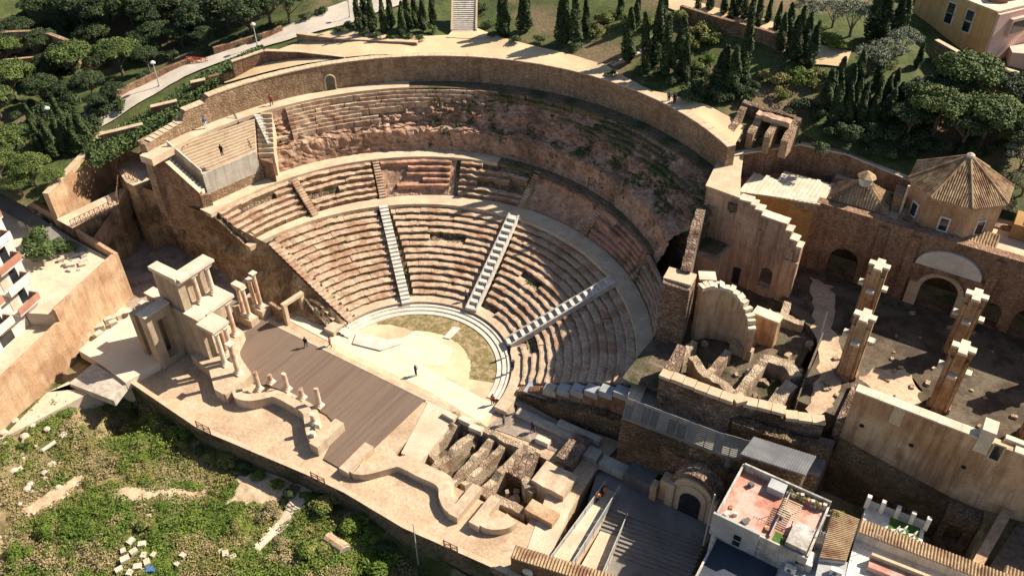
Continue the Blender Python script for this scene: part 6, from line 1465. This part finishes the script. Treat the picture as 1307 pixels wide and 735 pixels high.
for i in range(70):
    u=rnd.uniform(5,420); v=rnd.uniform(520,735); p=P(u,v,-3.2)
    if isbare(p.x,p.y) or p.y>-23 or p.x<-33: continue
    d=(p-CP).dot(Fw); r=rnd.uniform(5,12); plant('weed_clump','bush','grass',i%4,(p.x,p.y,field(p.x,p.y)-.1),(r*d/FPX,r*d/FPX,r*d/FPX*.6),'low green weed clump in the field below the terrace','weeds','weed clumps in the field')
for i in range(26):
    t=(i+.5)/26; q=t*4; k_=min(3,int(q)); a_=Vector(FR[k_]).lerp(Vector(FR[k_+1]),q-k_); x=a_.x+rnd.uniform(-.4,.4); y=a_.y-rnd.uniform(.7,1.6)
    if 3<x<7.2: continue
    plant('wall_foot_shrub','bush','grass' if i%3 else 'pine_dark',i%4,(x,y,field(x,y)-.1),(rnd.uniform(.7,1.2),rnd.uniform(.7,1.2),rnd.uniform(.6,1.1)),'leafy weed at the shaded foot of the retaining wall','shrub','weeds at the retaining wall foot')
for i,(u,v,r,mt_,l) in enumerate(((349,662,15,'dry_shrub','round brown dry shrub beside the pale footpath'),(362,700,12,'dry_shrub','brown dry shrub at the end of the footpath'),(420,655,22,'grass','large green shrub right of the footpath'),(455,672,22,'grass','green shrub below the retaining wall near the thin post'),(480,712,26,'grass','big green shrub in front of the dark hollow'),(300,680,14,'grass','green shrub left of the footpath'),(400,712,20,'grass','green shrub by the half buried barrel'),(160,540,16,'grass','green shrub at the edge of the platform shadow'),(235,560,16,'grass','green shrub below the retaining wall barrier'),(290,590,14,'grass','green shrub near the bare earth below the wall'),(190,680,16,'grass','green shrub behind the pile of stones'),(60,680,18,'grass','dense green shrub in the weedy field by the bare earth'),(30,715,18,'grass','green shrub at the bare edge of the field'))):
    p=P(u,v,-3.2); d=(p-CP).dot(Fw); plant('shrub','bush',mt_,i%4,(p.x,p.y,field(p.x,p.y)-.05),(r*d/FPX,r*d/FPX,r*d/FPX*.8),l,'shrub')
def rockmesh(x,y,z,s,a=0,el=1.0,mt='cream'):
    m=MB(); n=7; rows=[]
    for j,(rr,zz) in enumerate(((.8,-.3),(1.0,.15),(.82,.55),(.3,.72))):
        rows.append([(x+s*rr*el*(1+.22*nz(i*1.7+x,j,y))*math.cos(2*PI*i/n+a),y+s*rr*(1+.22*nz(i*1.3+y,j,x))*math.sin(2*PI*i/n+a),z+s*zz*(1+.2*nz(i,j,x))) for i in range(n)])
    m.quadgrid(rows,True); m.face(rows[-1]); return m
for k in range(34):
    u=rnd.uniform(0,70) if k<20 else rnd.uniform(0,110); v=515+ (70-u)*.9*rnd.random()+rnd.uniform(0,90) if k<20 else rnd.uniform(520,640)
    p=P(u,v,-1.5); z=field(p.x,p.y); p=P(u,v,z+.1); thing(rockmesh(p.x,p.y,z,rnd.uniform(.22,.55),rnd.random()*3),'field_stone','cream','pale loose stone lying in the grass near the pavement edge','stone','loose stones near the pavement')
p=P(55,577,-2); q=P(63,568,-2); z=field(p.x,p.y)+.3; thing(MB().tube((p.x,p.y,z),(q.x+.6,q.y+.6,z+.15),.26,.26,9),'column_drum','cream','long pale column piece lying in the grass','column')
k=0
for (u,v,s) in ((170,696,.62),(184,700,.6),(174,710,.62),(160,708,.5),(163,720,.7),(186,714,.55),(190,722,.6),(178,728,.65),(198,712,.45),(155,732,.6),(168,735,.55),(236,714,.5),(228,724,.45),(192,664,.4),(290,712,.6),(300,716,.5),(284,708,.4),(220,686,.2)):
    p=P(u,v,-3.0); z=field(p.x,p.y); pile=u<205 and v>690
    a=rnd.uniform(0,3); thing(MB().obox(p.x,p.y,s*1.25,s*1.0,z-.2,z+s*.85,a),'cut_stone','cream','squarish pale stone block in the pile on the grass' if pile else 'single pale stone block lying apart in the weeds','stone','stone pile on the grass' if pile else 'stone blocks apart in the weeds')
p=P(194,730,-3); thing(ellipse(p.x,p.y,.55,.4,0,14,.5) if False else MB().obox(p.x,p.y,.9,.6,field(p.x,p.y)-.1,field(p.x,p.y)+.35,.6),'tarp_bundle','blue_tarp','blue tarpaulin bundle at the stone pile','tarp')
# half buried barrel vault piece
p=P(436,697,-3); z=field(p.x,p.y); bv=root('buried_ruin',(p.x,p.y,z),'half buried brick vault fragment with rounded end among the shrubs','ruins')
q=P(418,686,-2.6); add(MB().tube((q.x,q.y,z+.1),(p.x+.8,p.y-.3,z+.1),.75,.75,12),'vault','wall_orange',bv); e=P(452,706,-2.4); add(MB().tube((p.x+.8,p.y-.3,z+.1),(p.x+.95,p.y-.36,z+.1),.6,.6,12),'end_face','concrete',bv)
p=P(345,605,-3); z=field(p.x,p.y); thing(MB().obox(p.x,p.y+1.5,2.2,1.0,z,z+.5,.1),'concrete_slab','concrete','grey concrete slab in the shade of the retaining wall','slab')
# posts and lamps
def lamp(u,v,vt,label,zg=None,mt='slat'):
    g_=ground_at(u,v) if zg is None else P(u,v,zg); h=topz(u,v,g_.z,vt)-g_.z; rt=root('lamp_post',tuple(g_),label,'lamp post'); x,y,z=g_
    add(MB().tube((x,y,z-.3),(x,y,z+h),.11,.07,8),'pole',mt,rt); add(MB().tube((x,y,z),(x,y,z+.5),.2,.16,8),'base',mt,rt)
    hd_=add(MB().lathe((x,y,z+h),[(.12,0),(.42,.1),(.42,.28),(.14,.5)],10),'lamp_head','white_paint',rt)
lamp(204,112,82,'slender lamp post at the outer edge of the road by the ivy'); lamp(329,62,33,'slender lamp post at the road near the tapering wall'); lamp(138,40,12,'lamp post among the dark trees above the road'); lamp(68,160,140,'lamp post between the cypresses on the slope'); lamp(447,24,2,'lamp post beside the cypress bed on the road')
p=P(533,712,-3); thing(MB().tube((p.x,p.y,field(p.x,p.y)),(p.x,p.y,3.0),.07,.05,6),'thin_post','slat','thin grey post standing below the retaining wall near the hollow','post')
# ------------------------------------------------------------------ people
def human(loc,rz,top,leg,label,pose=0,bag=None):
    """one continuous lofted figure: legs, torso, arms and head as joined tapered tubes around shared joints"""
    rt=root('person',tuple(loc),label,'person'); rt.rotation_euler=(0,0,rz)
    sw=.22 if pose==1 else .05
    vs=[(0,0,.95),(0,0,1.15),(0,0,1.38),(0,0,1.50),(0,.02,1.60),(0,.03,1.72),
        (.10,0,.90),(.11,sw*.5,.50),(.11,sw,.10),(.11,sw+.12,.04),(-.10,0,.90),(-.11,-sw*.3,.50),(-.11,-sw,.10),(-.11,-sw+.12,.04),
        (.19,0,1.40),(.25,-.02,1.13),(.24,.14,.90),(.24,.19,.82),(-.19,0,1.40),(-.25,-.02,1.13),(-.24,.14,.90),(-.24,.19,.82)]
    if pose==3: vs[16]=(.16,.26,1.30); vs[17]=(.10,.30,1.48); vs[20]=(-.16,.26,1.30); vs[21]=(-.10,.30,1.48)
    es=[(0,1),(1,2),(2,3),(3,4),(4,5),(0,6),(6,7),(7,8),(8,9),(0,10),(10,11),(11,12),(12,13),(2,14),(14,15),(15,16),(16,17),(2,18),(18,19),(19,20),(20,21)]
    rs=[.15,.14,.16,.06,.085,.075,.10,.07,.05,.045,.10,.07,.05,.045,.07,.052,.042,.04,.07,.052,.042,.04]
    def tubes(name,edges,infl,mt,parent):
        m=MB()
        for a,b in edges:
            m.tube(vs[a],vs[b],rs[a]*infl,rs[b]*infl,8)
        for i in set(sum(edges,())):
            x,y,z=vs[i]; r=rs[i]*infl; m.lathe((x,y,z),[(.01,-r),(r*.7,-r*.7),(r,0),(r*.7,r*.7),(.02,r)],8)
        me=m.mesh(name); me.materials.append(MT[mt]); o=bpy.data.objects.new(name,me); COL.objects.link(o); o.parent=parent; me.polygons.foreach_set('use_smooth',[True]*len(me.polygons)); return o
    tubes('body',es,1.0,'skin',rt)
    tubes('jacket',[(0,1),(1,2),(2,14),(14,15),(15,16),(2,18),(18,19),(19,20)],1.14,top,rt)
    tubes('trousers',[(0,6),(6,7),(7,8),(0,10),(10,11),(11,12)],1.16,leg,rt)
    m=MB(); m.lathe((0,.005,1.70),[(.09,-.06),(.105,.0),(.09,.06),(.03,.10)],8); me=m.mesh('hair'); me.materials.append(MT['hair']); o=bpy.data.objects.new('hair',me); COL.objects.link(o); o.parent=rt
    if bag:
        m=MB(); m.obox(0,-.2,.34,.2,1.0,1.48); me=m.mesh('backpack'); me.materials.append(MT[bag]); o=bpy.data.objects.new('backpack',me); COL.objects.link(o); o.parent=rt
    return rt
for (u,v,z,rz,t,l,pose,lab,bag) in ((391,443,.12,.4,'cloth_black','cloth_grey',1,'person in black walking on the timber stage',None),(422,442,.03,2.0,'cloth_red','cloth_navy',1,'person in a reddish top walking off the timber stage edge',None),(531,479,.01,-.4,'cloth_navy','cloth_navy',3,'person in navy raising hands on the orchestra floor',None),
    (347,135,19.5,.5,'cloth_red','cloth_navy',1,'person in a red top walking along the wall foot',None),(263,164,19.5,1.2,'cloth_blue','cloth_white',0,'person in blue standing at the stepped end of the curved wall',None),(284,199,17.4,.3,'cloth_black','cloth_black',0,'person in black standing on the modern stand',None),(419,111,19.5,2.6,'cloth_black','cloth_grey',0,'person in dark clothes at the arched gate niche',None),(426,110,19.5,.6,'cloth_white','cloth_navy',0,'person in a white top beside the arched gate niche',None),
    (659,527,.02,.8,'cloth_black','cloth_black',1,'person in black walking in the shaded forecourt near the flank bench',None),(643,542,.02,2.2,'cloth_grey','cloth_black',0,'person in grey standing at the forecourt edge',None),(680,551,.02,-.5,'cloth_black','cloth_navy',1,'person in black and navy in the shaded forecourt',None),(629,516,.03,.2,'cloth_red','cloth_black',0,'person in red standing between orchestra and forecourt',None),
    (650,452,.72,1.0,'cloth_black','cloth_black',2,'person in black on the seat walk near the white stairs foot',None),(655,472,.72,1.4,'cloth_navy','cloth_black',2,'person in navy on the seat walk by the orchestra edge',None),(762,641,-.5,.5,'cloth_orange','cloth_black',1,'person in orange walking at the head of the glass ramp',None),(770,632,-.5,.9,'cloth_black','cloth_black',1,'person in black with orange bag beside the glass ramp','cloth_orange'),(595,383,.9,.2,'cloth_grey','cloth_navy',0,'person in grey at the foot of the kerbed stairway',None)):
    p=P(u,v,z); human((p.x,p.y,z),rz,t,l,lab,pose,bag)
for (u,v,t,lab) in ((860,136,'cloth_black','person in black standing on the yellow path above the curved wall'),(853,133,'cloth_grey','person in grey standing on the yellow path beside the one in black')):
    g_=ground_at(u,v); human((g_.x,g_.y,g_.z+.2),.5,t,'cloth_navy',lab,0)
